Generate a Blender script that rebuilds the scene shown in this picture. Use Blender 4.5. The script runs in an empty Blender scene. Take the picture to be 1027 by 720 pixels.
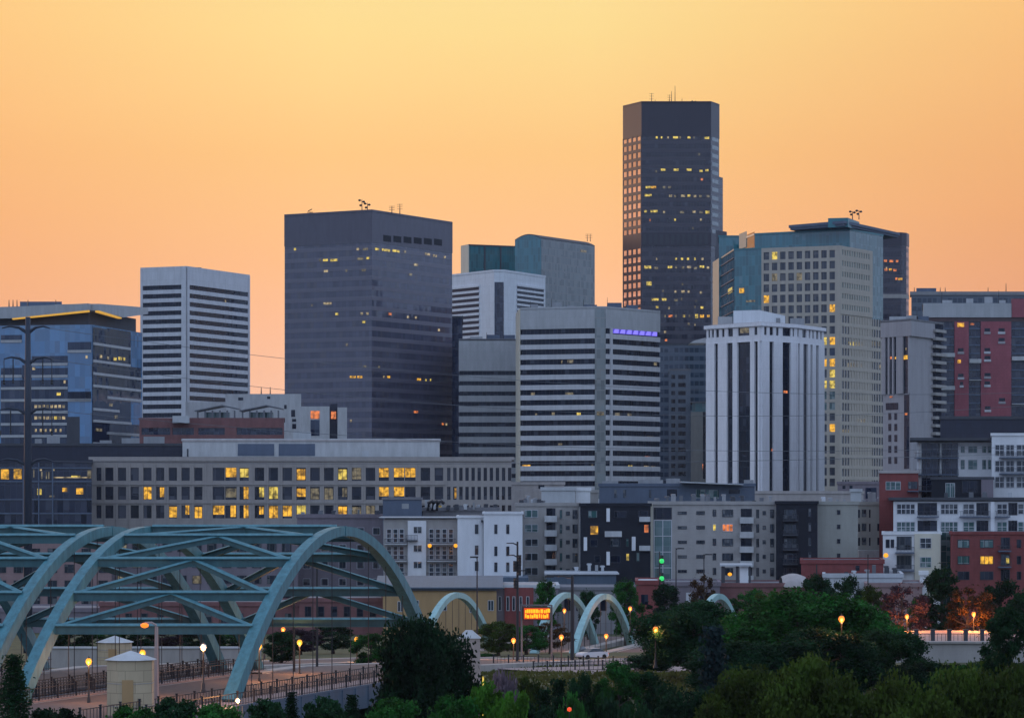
import bpy, math, random
from math import radians, sin, cos, pi, sqrt, floor
random.seed(7)
R = random.Random(11)
scene = bpy.context.scene
COL = scene.collection

# ------------------------------------------------------------------ camera
F = 3000.0          # focal length in photograph pixels
CX, HY = 513.5, 500.0
H = 17.3            # camera height above the bridge deck (deck = 0)
cam_d = bpy.data.cameras.new('camera'); cam = bpy.data.objects.new('camera', cam_d); COL.objects.link(cam)
cam.location = (0, 0, H); cam.rotation_euler = (radians(90), 0, 0)
cam_d.sensor_width = 36; cam_d.lens = F / 1027.0 * 36
cam_d.shift_y = (HY - 360.0) / 1027.0
cam_d.clip_end = 30000; cam_d.clip_start = 1
scene.camera = cam

# ------------------------------------------------------------------ world
world = bpy.data.worlds.new("World"); scene.world = world; world.use_nodes = True
nt = world.node_tree; nt.nodes.clear(); N = nt.nodes; Lk = nt.links
def nd(t, **kw):
    n = N.new(t)
    for k, v in kw.items(): setattr(n, k, v)
    return n
out = nd('ShaderNodeOutputWorld')
tc = nd('ShaderNodeTexCoord')
sep = nd('ShaderNodeSeparateXYZ'); Lk.new(tc.outputs['Generated'], sep.inputs[0])
def wmath(op, a, b=None, clamp=False):
    n = nd('ShaderNodeMath', operation=op, use_clamp=clamp)
    for i, v in enumerate((a, b)):
        if v is None: continue
        if isinstance(v, (int, float)): n.inputs[i].default_value = v
        else: Lk.new(v, n.inputs[i])
    return n.outputs[0]
def ramp(fac, stops):
    r = nd('ShaderNodeValToRGB'); r.color_ramp.interpolation = 'EASE' if False else 'LINEAR'
    e = r.color_ramp.elements
    while len(e) > 1: e.remove(e[-1])
    e[0].position = stops[0][0]; e[0].color = (*stops[0][1], 1)
    for p, c in stops[1:]:
        x = e.new(p); x.color = (*c, 1)
    Lk.new(fac, r.inputs[0]); return r.outputs[0]
def wmix(f, a, b):
    m = nd('ShaderNodeMix', data_type='RGBA')
    Lk.new(f, m.inputs[0]) if not isinstance(f, float) else setattr(m.inputs[0], 'default_value', f)
    Lk.new(a, m.inputs[6]); Lk.new(b, m.inputs[7]); return m.outputs[2]
elev = wmath('MULTIPLY', wmath('ARCSINE', sep.outputs[2]), 180 / pi)          # degrees
azim = wmath('MULTIPLY', wmath('ARCTAN2', sep.outputs[0], sep.outputs[1]), 180 / pi)   # 0 = towards the skyline, + = right
e01 = wmath('DIVIDE', wmath('MAXIMUM', elev, 0.0), 60.0, True)
# afterglow side: peach at the skyline, amber-yellow above it, fading to dusk blue overhead
glow = ramp(e01, [(0.0, (1.0, .65, .47)), (0.035, (1.0, .57, .39)), (0.055, (1.0, .53, .32)), (0.075, (1.0, .52, .255)), (0.11, (1.0, .57, .215)), (0.15, (1.0, .72, .27)),
                  (0.3, (.90, .72, .46)), (0.55, (.64, .69, .80)), (1.0, (.50, .60, .88))])
side = ramp(e01, [(0.0, (.54, .255, .19)), (0.05, (.76, .325, .185)), (0.09, (.86, .38, .155)), (0.155, (.96, .50, .17)), (0.35, (.62, .60, .62)), (1.0, (.46, .57, .85))])
blue = ramp(e01, [(0.0, (.22, .29, .46)), (0.10, (.38, .50, .76)), (0.35, (.70, .89, 1.22)), (0.6, (.58, .74, 1.04)), (1.0, (.40, .53, .80))])
a0 = wmath('SUBTRACT', azim, -1.0)
f_side = wmath('DIVIDE', wmath('SUBTRACT', wmath('ABSOLUTE', a0), 2.5), 9.5, True)
f_side = wmath('SMOOTH_MIN', f_side, 1.0)
mr = nd('ShaderNodeMapRange', interpolation_type='SMOOTHSTEP'); Lk.new(wmath('ABSOLUTE', wmath('SUBTRACT', azim, -25.0)), mr.inputs[0])
mr.inputs[1].default_value = 37; mr.inputs[2].default_value = 62
sky_c = wmix(mr.outputs[0], wmix(f_side, glow, side), blue)
nz = nd('ShaderNodeTexNoise'); nz.inputs['Scale'].default_value = 3.0; nz.inputs['Detail'].default_value = 3
mp = nd('ShaderNodeMapping'); mp.inputs['Scale'].default_value = (1, 1, 7); Lk.new(tc.outputs['Generated'], mp.inputs[0]); Lk.new(mp.outputs[0], nz.inputs['Vector'])
vr = nd('ShaderNodeMapRange'); Lk.new(nz.outputs[0], vr.inputs[0]); vr.inputs[3].default_value = .965; vr.inputs[4].default_value = 1.035
mm = nd('ShaderNodeVectorMath', operation='SCALE'); Lk.new(sky_c, mm.inputs[0]); Lk.new(vr.outputs[0], mm.inputs['Scale'])
bg = nd('ShaderNodeBackground'); Lk.new(mm.outputs[0], bg.inputs[0]); bg.inputs[1].default_value = 1.0
sky = nd('ShaderNodeTexSky', sky_type='NISHITA'); sky.sun_disc = False
sky.sun_elevation = radians(4); sky.sun_rotation = radians(-36); sky.dust_density = 3
bg2 = nd('ShaderNodeBackground'); Lk.new(sky.outputs[0], bg2.inputs[0]); bg2.inputs[1].default_value = .01
ad = nd('ShaderNodeAddShader'); Lk.new(bg.outputs[0], ad.inputs[0]); Lk.new(bg2.outputs[0], ad.inputs[1]); Lk.new(ad.outputs[0], out.inputs[0])

sl = bpy.data.lights.new('sun', 'SUN'); sun = bpy.data.objects.new('sun', sl); COL.objects.link(sun)
sl.energy = .55; sl.angle = radians(10); sl.color = (1.0, .62, .40)
# low glow from beyond the left of the skyline: azimuth -36 deg, elevation 4 deg
_az, _el = radians(-36), radians(4)
from mathutils import Vector, Matrix
sd = Vector((sin(_az) * cos(_el), cos(_az) * cos(_el), sin(_el)))
sun.rotation_euler = (-sd).to_track_quat('-Z', 'Y').to_euler()
scene.view_settings.view_transform = 'Standard'; scene.view_settings.look = 'None'
scene.view_settings.exposure = 0.0; scene.view_settings.gamma = 1
scene.cycles.max_bounces = 5; scene.cycles.diffuse_bounces = 2; scene.cycles.glossy_bounces = 3
scene.cycles.transmission_bounces = 2; scene.cycles.volume_bounces = 0; scene.cycles.transparent_max_bounces = 6

# ------------------------------------------------------------------ materials
def pbr(name, col, rough=.75, metallic=0.0, var=.16, scale=.15, streak=True, ior=1.45, emis=None, es=0.0, courses=None, bump=0.0):
    m = bpy.data.materials.new(name); m.use_nodes = True; t = m.node_tree; n = t.nodes; l = t.links
    b = n['Principled BSDF']; b.inputs['Roughness'].default_value = rough; b.inputs['Metallic'].default_value = metallic; b.inputs['IOR'].default_value = ior
    g = n.new('ShaderNodeNewGeometry')
    mp = n.new('ShaderNodeMapping'); l.new(g.outputs['Position'], mp.inputs[0]); mp.inputs['Scale'].default_value = (1, 1, .22 if streak else 1)
    a = n.new('ShaderNodeTexNoise'); a.inputs['Scale'].default_value = scale * 4; a.inputs['Detail'].default_value = 5; a.inputs['Roughness'].default_value = .65
    l.new(mp.outputs[0], a.inputs['Vector'])
    mrg = n.new('ShaderNodeMapRange'); l.new(a.outputs[0], mrg.inputs[0]); mrg.inputs[1].default_value = .25; mrg.inputs[2].default_value = .75
    mrg.inputs[3].default_value = 1 - var * 1.6; mrg.inputs[4].default_value = 1 + var
    val = mrg.outputs[0]
    if courses:   # (width, height, depth) of panels or masonry courses, laid out in metres by the mesh's own uv
        uv = n.new('ShaderNodeUVMap'); br = n.new('ShaderNodeTexBrick'); l.new(uv.outputs[0], br.inputs['Vector'])
        br.inputs['Scale'].default_value = 1; br.inputs['Brick Width'].default_value = courses[0]; br.inputs['Row Height'].default_value = courses[1]
        br.offset = courses[3] if len(courses) > 3 else 0
        br.inputs['Mortar Size'].default_value = min(courses[0], courses[1]) * .035
        br.inputs['Color1'].default_value = (1, 1, 1, 1); br.inputs['Color2'].default_value = (1 - courses[2] * .4,) * 3 + (1,); br.inputs['Mortar'].default_value = (1 - courses[2],) * 3 + (1,)
        mu = n.new('ShaderNodeMath'); mu.operation = 'MULTIPLY'; l.new(val, mu.inputs[0]); l.new(br.outputs[0], mu.inputs[1]); val = mu.outputs[0]
    sc = n.new('ShaderNodeVectorMath'); sc.operation = 'SCALE'; sc.inputs[0].default_value = col; l.new(val, sc.inputs['Scale']); l.new(sc.outputs[0], b.inputs['Base Color'])
    if bump:
        bp = n.new('ShaderNodeBump'); bp.inputs['Strength'].default_value = bump; bp.inputs['Distance'].default_value = .3; l.new(a.outputs[0], bp.inputs['Height']); l.new(bp.outputs[0], b.inputs['Normal'])
    if emis: b.inputs['Emission Color'].default_value = (*emis, 1); b.inputs['Emission Strength'].default_value = es
    return m

def glass(name, col, cw=1.5, ch=3.9, blind=.25, bcol=(.16, .17, .19), mull=.06, mcol=(.05, .055, .07), sp=0.0, scol=(.08, .07, .09), ior=1.9, tilt=.012, v0=0.0, rough=.06, hm=.03, tint=(1, 1, 1), lit=0.0, lcol=(1, .72, .25), ls=.8, metal=0.0):
    """a glazed wall: panes of cw x ch metres (mesh uv in metres), each with its own blind, tone and slight tilt"""
    m = bpy.data.materials.new(name); m.use_nodes = True; t = m.node_tree; n = t.nodes; l = t.links
    b = n['Principled BSDF']; b.inputs['IOR'].default_value = ior; b.inputs['Specular Tint'].default_value = (*tint, 1); b.inputs['Metallic'].default_value = metal
    def M(op, a, c=None, clamp=False):
        x = n.new('ShaderNodeMath'); x.operation = op; x.use_clamp = clamp
        for i, v in enumerate((a, c)):
            if v is None: continue
            if isinstance(v, (int, float)): x.inputs[i].default_value = v
            else: l.new(v, x.inputs[i])
        return x.outputs[0]
    def MX(f, a, c):
        x = n.new('ShaderNodeMix'); x.data_type = 'RGBA'; l.new(f, x.inputs[0])
        for i, v in ((6, a), (7, c)):
            if isinstance(v, tuple): x.inputs[i].default_value = (*v, 1)
            else: l.new(v, x.inputs[i])
        return x.outputs[2]
    uv = n.new('ShaderNodeUVMap'); s = n.new('ShaderNodeSeparateXYZ'); l.new(uv.outputs[0], s.inputs[0])
    gu = M('DIVIDE', s.outputs[0], cw); gv = M('DIVIDE', M('SUBTRACT', s.outputs[1], v0), ch)
    iu, iv = M('FLOOR', gu), M('FLOOR', gv); fu, fv = M('FRACT', gu), M('FRACT', gv)
    cmb = n.new('ShaderNodeCombineXYZ'); l.new(iu, cmb.inputs[0]); l.new(iv, cmb.inputs[1])
    wn = n.new('ShaderNodeTexWhiteNoise'); wn.noise_dimensions = '3D'; l.new(cmb.outputs[0], wn.inputs['Vector'])
    ws = n.new('ShaderNodeSeparateColor'); l.new(wn.outputs['Color'], ws.inputs[0])
    r1, r2, r3 = ws.outputs
    base = MX(M('MULTIPLY', r2, .75), col, tuple(min(1, c * .45) for c in col))
    drop = M('LESS_THAN', M('SUBTRACT', 1.0, fv), M('MULTIPLY', r3, 1.0))      # blind drawn part of the way down
    isb = M('MULTIPLY', M('LESS_THAN', r1, blind), drop)
    base = MX(M('MULTIPLY', isb, .8), base, bcol)
    if sp > 0: base = MX(M('LESS_THAN', fv, sp), base, scol)
    mk = M('MAXIMUM', M('LESS_THAN', fu, mull), M('LESS_THAN', fv, hm))
    base = MX(mk, base, mcol)
    l.new(base, b.inputs['Base Color'])
    if sp > 0: l.new(M('ADD', M('MULTIPLY', M('LESS_THAN', fv, sp), .25), rough), b.inputs['Roughness'])
    else: b.inputs['Roughness'].default_value = rough
    if lit > 0:
        lm = M('MULTIPLY', M('GREATER_THAN', r2, 1 - lit), M('MULTIPLY', M('GREATER_THAN', fv, max(sp, .3)), M('SUBTRACT', 1.0, mk)))
        b.inputs['Emission Color'].default_value = (*lcol, 1); l.new(M('MULTIPLY', lm, ls), b.inputs['Emission Strength'])
    g = n.new('ShaderNodeNewGeometry'); sb = n.new('ShaderNodeVectorMath'); sb.operation = 'SUBTRACT'; l.new(wn.outputs['Color'], sb.inputs[0]); sb.inputs[1].default_value = (.5, .5, .5)
    s2 = n.new('ShaderNodeVectorMath'); s2.operation = 'SCALE'; l.new(sb.outputs[0], s2.inputs[0]); s2.inputs['Scale'].default_value = tilt * 2
    av = n.new('ShaderNodeVectorMath'); av.operation = 'ADD'; l.new(g.outputs['Normal'], av.inputs[0]); l.new(s2.outputs[0], av.inputs[1])
    nn = n.new('ShaderNodeVectorMath'); nn.operation = 'NORMALIZE'; l.new(av.outputs[0], nn.inputs[0]); l.new(nn.outputs[0], b.inputs['Normal'])
    return m

def litmat(name, col, strength, scale=.9, lo=.25):
    """a lit room behind glass: uneven light, dark furniture and frames"""
    m = bpy.data.materials.new(name); m.use_nodes = True; t = m.node_tree; n = t.nodes; l = t.links
    b = n['Principled BSDF']; b.inputs['Base Color'].default_value = (.05, .04, .03, 1); b.inputs['Roughness'].default_value = .2
    g = n.new('ShaderNodeNewGeometry'); a = n.new('ShaderNodeTexNoise'); a.inputs['Scale'].default_value = scale; a.inputs['Detail'].default_value = 3; l.new(g.outputs['Position'], a.inputs['Vector'])
    r = n.new('ShaderNodeMapRange'); l.new(a.outputs[0], r.inputs[0]); r.inputs[1].default_value = .35; r.inputs[2].default_value = .62; r.inputs[3].default_value = strength * lo * .6; r.inputs[4].default_value = strength
    b.inputs['Emission Color'].default_value = (*col, 1); l.new(r.outputs[0], b.inputs['Emission Strength'])
    return m

MT = {}
def M_(k): return MT[k]
P = pbr
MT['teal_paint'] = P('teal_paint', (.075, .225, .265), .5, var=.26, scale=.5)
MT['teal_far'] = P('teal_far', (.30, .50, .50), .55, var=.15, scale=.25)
MT['teal_dark'] = P('teal_dark', (.05, .13, .15), .55, var=.2, scale=.3)  # rib paint darkened to put shade into strut and brace fronts
MT['concrete'] = P('concrete', (.36, .33, .31), .85, bump=.1)
MT['concrete_light'] = P('concrete_light', (.50, .51, .52), .85)
MT['asphalt'] = P('asphalt', (.13, .095, .09), .85, streak=False, scale=.4)
MT['paving'] = P('paving', (.34, .26, .25), .9, streak=False, scale=.5, courses=(2, 2, .25))
MT['road_paint'] = P('road_paint', (.7, .68, .62), .7)
MT['black_metal'] = P('black_metal', (.025, .025, .03), .5, var=.1)
MT['grey_metal'] = P('grey_metal', (.14, .15, .17), .5)
MT['galvanised'] = P('galvanised', (.40, .30, .28), .6)
MT['white'] = P('white', (.74, .75, .78), .7, var=.08)
MT['white_stone'] = P('white_stone', (.80, .80, .85), .7, var=.07, courses=(2.4, 3.9, .08))
MT['white_panel'] = P('white_panel', (.72, .75, .80), .6, var=.07, courses=(3, 3.9, .12))
MT['striped_wall'] = P('striped_wall', (.62, .63, .68), .6, var=.09, courses=(3, 3.9, .14))
MT['grey_band'] = P('grey_band', (.55, .55, .58), .65, var=.09, courses=(3, 3.9, .14))
MT['grey_cap'] = P('grey_cap', (.43, .44, .46), .65, var=.1, courses=(1.5, 3.0, .14))
MT['grey_cap_dark'] = P('grey_cap_dark', (.27, .265, .28), .65, var=.1, courses=(2.5, 3.0, .14))
MT['slate_wall'] = P('slate_wall', (.10, .13, .19), .7, var=.12)
MT['navy_wall'] = P('navy_wall', (.025, .03, .055), .6, var=.12, courses=(1.2, 1.2, .25))
MT['beige_office'] = P('beige_office', (.37, .335, .32), .8, var=.08, courses=(1.6, 1.2, .12))
MT['tan_stone'] = P('tan_stone', (.46, .41, .35), .75, var=.08, courses=(2.6, 1.3, .1))
MT['taupe'] = P('taupe', (.36, .34, .325), .8, var=.1, courses=(1.2, .6, .08, .5))
MT['stone_grey'] = P('stone_grey', (.39, .37, .36), .8, var=.1, courses=(1.2, .6, .1, .5))
MT['sage'] = P('sage', (.33, .33, .30), .8, var=.1, courses=(2.4, 1.2, .06))
MT['purple_grey'] = P('purple_grey', (.21, .18, .21), .8, var=.12, courses=(1.2, .6, .12, .5))
MT['black_clad'] = P('black_clad', (.008, .011, .022), .75, var=.15, courses=(1.0, .5, .4, .5))
MT['brick_red'] = P('brick_red', (.24, .062, .06), .85, var=.15, courses=(1.2, .6, .2, .5))
MT['brick_brown'] = P('brick_brown', (.22, .10, .10), .85, var=.15, courses=(1.2, .6, .2, .5))
MT['brick_tower'] = P('brick_tower', (.34, .10, .125), .85, var=.12, courses=(1.2, .9, .2, .5))
MT['brick_pink'] = P('brick_pink', (.30, .20, .20), .85, var=.12, courses=(1.2, .6, .15, .5))
MT['ochre'] = P('ochre', (.42, .27, .13), .85, var=.1)
MT['cream'] = P('cream', (.60, .50, .36), .7, var=.07, courses=(1.5, 1.2, .1))
MT['cream_clad'] = P('cream_clad', (.62, .58, .48), .75, var=.07)
MT['booth_stone'] = P('booth_stone', (.52, .42, .28), .8, var=.1, courses=(1.6, .9, .35, .5))
MT['monument_stone'] = P('monument_stone', (.46, .38, .34), .85, var=.15, courses=(1.6, .9, .2, .5), bump=.2)
MT['lavender_stone'] = P('lavender_stone', (.37, .355, .38), .75, var=.08, courses=(1.2, 20, .22))
MT['roof_blue'] = P('roof_blue', (.085, .125, .18), .5, var=.12, courses=(.8, 30, .22))
MT['roof_dark'] = P('roof_dark', (.06, .065, .08), .7, var=.15)
MT['roof_mid'] = P('roof_mid', (.20, .20, .22), .85, var=.15)
MT['roof_white'] = P('roof_white', (.50, .52, .55), .7, var=.1)
MT['roof_pale'] = P('roof_pale', (.42, .38, .37), .8, var=.15)
MT['teal_panel'] = P('teal_panel', (.05, .20, .24), .35, var=.1)
MT['dark_roof_trim'] = P('dark_roof_trim', (.09, .055, .06), .6)
MT['frame_white'] = P('frame_white', (.55, .56, .60), .6)
MT['frame_dark'] = P('frame_dark', (.04, .045, .06), .5)
MT['rail'] = P('rail', (.06, .065, .085), .5)
MT['tower_granite'] = P('tower_granite', (.04, .037, .055), .35, var=.1, courses=(1.5, 4.0, .15))
MT['cap_brown'] = P('cap_brown', (.11, .105, .14), .35, var=.1, courses=(1.5, 3.9, .15))
MT['blue_grey'] = P('blue_grey', (.17, .20, .25), .75)
MT['grey_roofing'] = P('grey_roofing', (.30, .29, .29), .6, var=.1)
MT['equipment'] = P('equipment', (.30, .31, .33), .6)
MT['pylon'] = P('pylon', (.03, .04, .065), .6)
MT['amber_trim'] = P('amber_trim', (.5, .3, .05), .5, emis=(1, .5, .05), es=.55)
MT['grass'] = P('grass', (.075, .08, .03), .95, streak=False, scale=.12, var=.45)
MT['soil'] = P('soil', (.10, .085, .06), .95, streak=False, scale=.1, var=.3)
MT['ground'] = P('ground', (.085, .085, .06), .95, streak=False, scale=.05, var=.4)
MT['bark'] = P('bark', (.07, .055, .045), .95, var=.3, scale=1)
MT['water'] = P('water', (.03, .045, .05), .08, streak=False)
# glazing
MT['g_brown'] = glass('g_brown', (.082, .084, .135), 1.5, 3.9, blind=.10, bcol=(.09, .08, .10), sp=.42, scol=(.112, .105, .15), mcol=(.05, .045, .06), ior=1.75, hm=.03)
MT['g_dark'] = glass('g_dark', (.010, .016, .034), 1.5, 3.9, blind=.14, bcol=(.04, .05, .075), ior=1.5, mull=.06, mcol=(.03, .035, .05))
MT['g_ribbon'] = glass('g_ribbon', (.012, .018, .036), 1.5, 3.9, blind=.25, bcol=(.05, .06, .085), ior=1.33, mull=.10, mcol=(.06, .065, .08), hm=0)
MT['g_ribbon_light'] = glass('g_ribbon_light', (.05, .06, .085), 1.5, 3.9, blind=.3, bcol=(.11, .11, .12), ior=1.6, mull=.10, mcol=(.12, .12, .14), hm=0)
MT['g_tower'] = glass('g_tower', (.025, .025, .045), 1.5, 4.15, blind=.10, bcol=(.06, .06, .085), sp=.45, scol=(.045, .04, .06), ior=1.6, mull=.22, mcol=(.04, .036, .055), hm=.0)
MT['g_mirror'] = glass('g_mirror', (.95, .80, .82), 60, 4.15, blind=0, metal=.8, mull=.0, mcol=(.12, .07, .08), ior=2, hm=0, tilt=.005)
MT['g_blue'] = glass('g_blue', (.05, .21, .44), 1.6, 3.6, blind=.0, ior=2.3, mull=.04, mcol=(.04, .16, .33), hm=.02, tilt=.01, rough=.1)  # blue base colour stands in for reflected blue sky
MT['g_blue_dark'] = glass('g_blue_dark', (.012, .03, .075), 1.6, 3.6, blind=.15, bcol=(.05, .06, .10), ior=1.7, mull=.06, mcol=(.04, .06, .10), tilt=.02)
MT['g_teal'] = glass('g_teal', (.025, .18, .225), 1.4, 3.8, blind=.08, bcol=(.08, .2, .24), ior=1.9, mull=.08, mcol=(.05, .19, .23), hm=.03, tilt=.012)
MT['g_teal_pale'] = glass('g_teal_pale', (.13, .22, .23), 1.4, 3.8, blind=.3, bcol=(.19, .26, .27), ior=1.8, mull=.08, mcol=(.17, .25, .26), hm=.03)
MT['g_grey'] = glass('g_grey', (.25, .29, .30), 1.5, 3.8, blind=.35, bcol=(.26, .28, .28), ior=1.7, mull=.08, mcol=(.26, .27, .27), hm=.10, tilt=.01)
MT['g_pale_row'] = glass('g_pale_row', (.30, .38, .36), 1.5, 3.8, blind=.1, bcol=(.2, .25, .25), ior=1.7, hm=0)
MT['g_window'] = glass('g_window', (.022, .035, .055), 1.1, 2.0, blind=.35, bcol=(.14, .15, .16), ior=1.7, mull=.07, mcol=(.1, .11, .12), hm=0)
MT['g_window_green'] = glass('g_window_green', (.04, .12, .12), 1.1, 2.2, blind=.35, bcol=(.20, .27, .27), ior=1.8, mull=.06, mcol=(.3, .32, .33), hm=.04)
MT['g_office'] = glass('g_office', (.016, .022, .042), 1.7, 9, blind=.30, bcol=(.07, .075, .10), ior=1.6, mull=.03, hm=0)
MT['g_navy'] = glass('g_navy', (.012, .02, .05), 1.4, 3.4, blind=.2, bcol=(.04, .05, .08), ior=1.7, mull=.07, mcol=(.03, .04, .07), hm=.05)
MT['g_slate'] = glass('g_slate', (.03, .05, .085), 2.2, 3.6, blind=.2, bcol=(.08, .10, .14), ior=1.6, mull=.22, mcol=(.085, .11, .15), sp=.45, scol=(.085, .11, .15), hm=0)
MT['lit_amber'] = litmat('lit_amber', (1.0, .50, .035), 1.15)
MT['lit_yellow'] = litmat('lit_yellow', (.95, .70, .12), .95)
MT['lit_pale'] = litmat('lit_pale', (.85, .66, .36), .62)
MT['lit_dim'] = litmat('lit_dim', (.50, .42, .26), .42)
MT['lit_orange'] = litmat('lit_orange', (1.0, .27, .07), .95)
MT['lit_purple'] = P('lit_purple', (.1, .08, .3), .4, emis=(.26, .22, 1.0), es=1.0)
MT['purple_dim'] = P('purple_dim', (.1, .08, .3), .4, emis=(.09, .06, .55), es=.8)
MT['led_amber'] = P('led_amber', (.1, .05, .01), .4, emis=(1.0, .42, .01), es=1.5)
MT['led_dim'] = P('led_dim', (.1, .02, .01), .4, emis=(.8, .08, .005), es=.8)
MT['green_light'] = P('green_light', (.02, .3, .08), .4, emis=(.04, .9, .2), es=.75)
MT['red_light'] = P('red_light', (.3, .02, .02), .4, emis=(1.0, .09, .02), es=1.0)
MT['globe_yellow'] = P('globe_yellow', (.10, .06, .01), .4, emis=(1.0, .40, .02), es=1.25)
MT['globe_orange'] = P('globe_orange', (.10, .04, .01), .4, emis=(1.0, .21, .02), es=1.6)
MT['globe_off'] = P('globe_off', (.75, .75, .78), .4)
MT['car_white'] = P('car_white', (.6, .6, .64), .3, var=.03)
MT['car_red'] = P('car_red', (.35, .12, .12), .3, var=.03)
MT['car_dark'] = P('car_dark', (.05, .05, .06), .3, var=.03)
MT['rubber'] = P('rubber', (.02, .02, .02), .9)
MT['tail'] = P('tail', (.4, .02, .02), .4, emis=(1, .05, .03), es=.8)

# ------------------------------------------------------------------ mesh builder
ORG = {}
class MB:
    def __init__(s): s.v = []; s.f = []; s.uv = []; s.mi = []; s.m = 0; s.cuts = None
    def quad(s, a, b, c, d, uv=None):
        i = len(s.v); s.v += [tuple(a), tuple(b), tuple(c), tuple(d)]; s.f.append((i, i + 1, i + 2, i + 3)); s.mi.append(s.m)
        if uv is None:
            w = sqrt((b[0] - a[0]) ** 2 + (b[1] - a[1]) ** 2 + (b[2] - a[2]) ** 2); h = sqrt((d[0] - a[0]) ** 2 + (d[1] - a[1]) ** 2 + (d[2] - a[2]) ** 2)
            uv = [(0, a[2]), (w, a[2]), (w, a[2] + h), (0, a[2] + h)]
        s.uv += uv
    def ngon(s, pts):
        i = len(s.v); s.v += [tuple(p) for p in pts]; s.f.append(tuple(range(i, i + len(pts)))); s.mi.append(s.m); s.uv += [(p[0], p[1]) for p in pts]
    def hexa(s, p, uvs=None):   # p: 8 points, bottom ring 0-3 counter-clockwise, top ring 4-7
        a = p
        s.quad(a[0], a[1], a[5], a[4]); s.quad(a[1], a[2], a[6], a[5]); s.quad(a[2], a[3], a[7], a[6]); s.quad(a[3], a[0], a[4], a[7])
        s.quad(a[4], a[5], a[6], a[7]); s.quad(a[3], a[2], a[1], a[0])
    def box(s, c, sz, rz=0):
        hx, hy = sz[0] / 2, sz[1] / 2; cr, sr = cos(rz), sin(rz); pts = []
        for z in (0, sz[2]):
            for x, y in ((-hx, -hy), (hx, -hy), (hx, hy), (-hx, hy)): pts.append((c[0] + x * cr - y * sr, c[1] + x * sr + y * cr, c[2] + z))
        s.hexa(pts)
    def fbox(s, f, u0, u1, z0, z1, d0, d1):   # box standing on wall plane f
        def q(u, d, z): x, y = f.pt(u, d); return (x, y, z)
        a = [q(u0, d1, z0), q(u1, d1, z0), q(u1, d0, z0), q(u0, d0, z0), q(u0, d1, z1), q(u1, d1, z1), q(u1, d0, z1), q(u0, d0, z1)]
        o = f.uo
        s.quad(a[0], a[1], a[5], a[4], [(u0 + o, z0), (u1 + o, z0), (u1 + o, z1), (u0 + o, z1)])
        s.quad(a[1], a[2], a[6], a[5]); s.quad(a[3], a[0], a[4], a[7]); s.quad(a[4], a[5], a[6], a[7]); s.quad(a[3], a[2], a[1], a[0])
    def pane(s, f, u0, u1, z0, z1, d):
        def q(u, z): x, y = f.pt(u, d); return (x, y, z)
        o = f.uo
        s.quad(q(u0, z0), q(u1, z0), q(u1, z1), q(u0, z1), [(u0 + o, z0), (u1 + o, z0), (u1 + o, z1), (u0 + o, z1)])
    def prism(s, poly, z0, z1, top=True, bottom=False):   # poly counter-clockwise from above
        n = len(poly); u = 0
        for i in range(n):
            a, b = poly[i], poly[(i + 1) % n]; w = sqrt((a[0] - b[0]) ** 2 + (a[1] - b[1]) ** 2)
            s.quad((*a, z0), (*b, z0), (*b, z1), (*a, z1), [(u, z0), (u + w, z0), (u + w, z1), (u, z1)]); u += w
        if top: s.ngon([(*p, z1) for p in poly])
        if bottom: s.ngon([(*p, z0) for p in reversed(poly)])
    def tube(s, pts, r, n=6, cap=True):
        pts = [Vector(p) for p in pts]; rs = r if isinstance(r, (list, tuple)) else [r] * len(pts); rings = []
        for i, p in enumerate(pts):
            d = (pts[min(i + 1, len(pts) - 1)] - pts[max(i - 1, 0)]).normalized()
            up = Vector((0, 0, 1)) if abs(d.z) < .9 else Vector((1, 0, 0))
            x = d.cross(up).normalized(); y = x.cross(d)
            i0 = len(s.v)
            for k in range(n): a = 2 * pi * k / n; s.v.append(tuple(p + (x * cos(a) + y * sin(a)) * rs[i]))
            rings.append(i0)
        for a, b in zip(rings, rings[1:]):
            for k in range(n):
                k2 = (k + 1) % n; s.f.append((a + k, a + k2, b + k2, b + k)); s.mi.append(s.m); s.uv += [(0, 0), (1, 0), (1, 1), (0, 1)]
        if cap:
            s.f.append(tuple(rings[-1] + k for k in range(n))); s.mi.append(s.m); s.uv += [(0, 0)] * n
            s.f.append(tuple(rings[0] + n - 1 - k for k in range(n))); s.mi.append(s.m); s.uv += [(0, 0)] * n
    def beam(s, a, b, w, h):    # rectangular section beam, w across, h tall
        a, b = Vector(a), Vector(b); d = (b - a).normalized(); x = Vector((d.y, -d.x, 0))
        x = x.normalized() if x.length > 1e-4 else Vector((1, 0, 0)); y = x.cross(d).normalized()
        if y.z < 0: y = -y
        q = lambda p, i, j: tuple(p + x * (w / 2 * i) + y * (h / 2 * j))
        r0 = [q(a, -1, -1), q(a, 1, -1), q(a, 1, 1), q(a, -1, 1)]; r1 = [q(b, -1, -1), q(b, 1, -1), q(b, 1, 1), q(b, -1, 1)]
        for k in range(4): k2 = (k + 1) % 4; s.quad(r0[k], r0[k2], r1[k2], r1[k])
        s.quad(*r0[::-1]); s.quad(*r1)
    def lathe(s, c, prof, n=10):
        i0 = len(s.v)
        for r, z in prof:
            for k in range(n): a = 2 * pi * k / n; s.v.append((c[0] + r * cos(a), c[1] + r * sin(a), c[2] + z))
        for j in range(len(prof) - 1):
            for k in range(n):
                k2 = (k + 1) % n; s.f.append((i0 + j * n + k, i0 + j * n + k2, i0 + (j + 1) * n + k2, i0 + (j + 1) * n + k)); s.mi.append(s.m); s.uv += [(0, 0)] * 4
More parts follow.
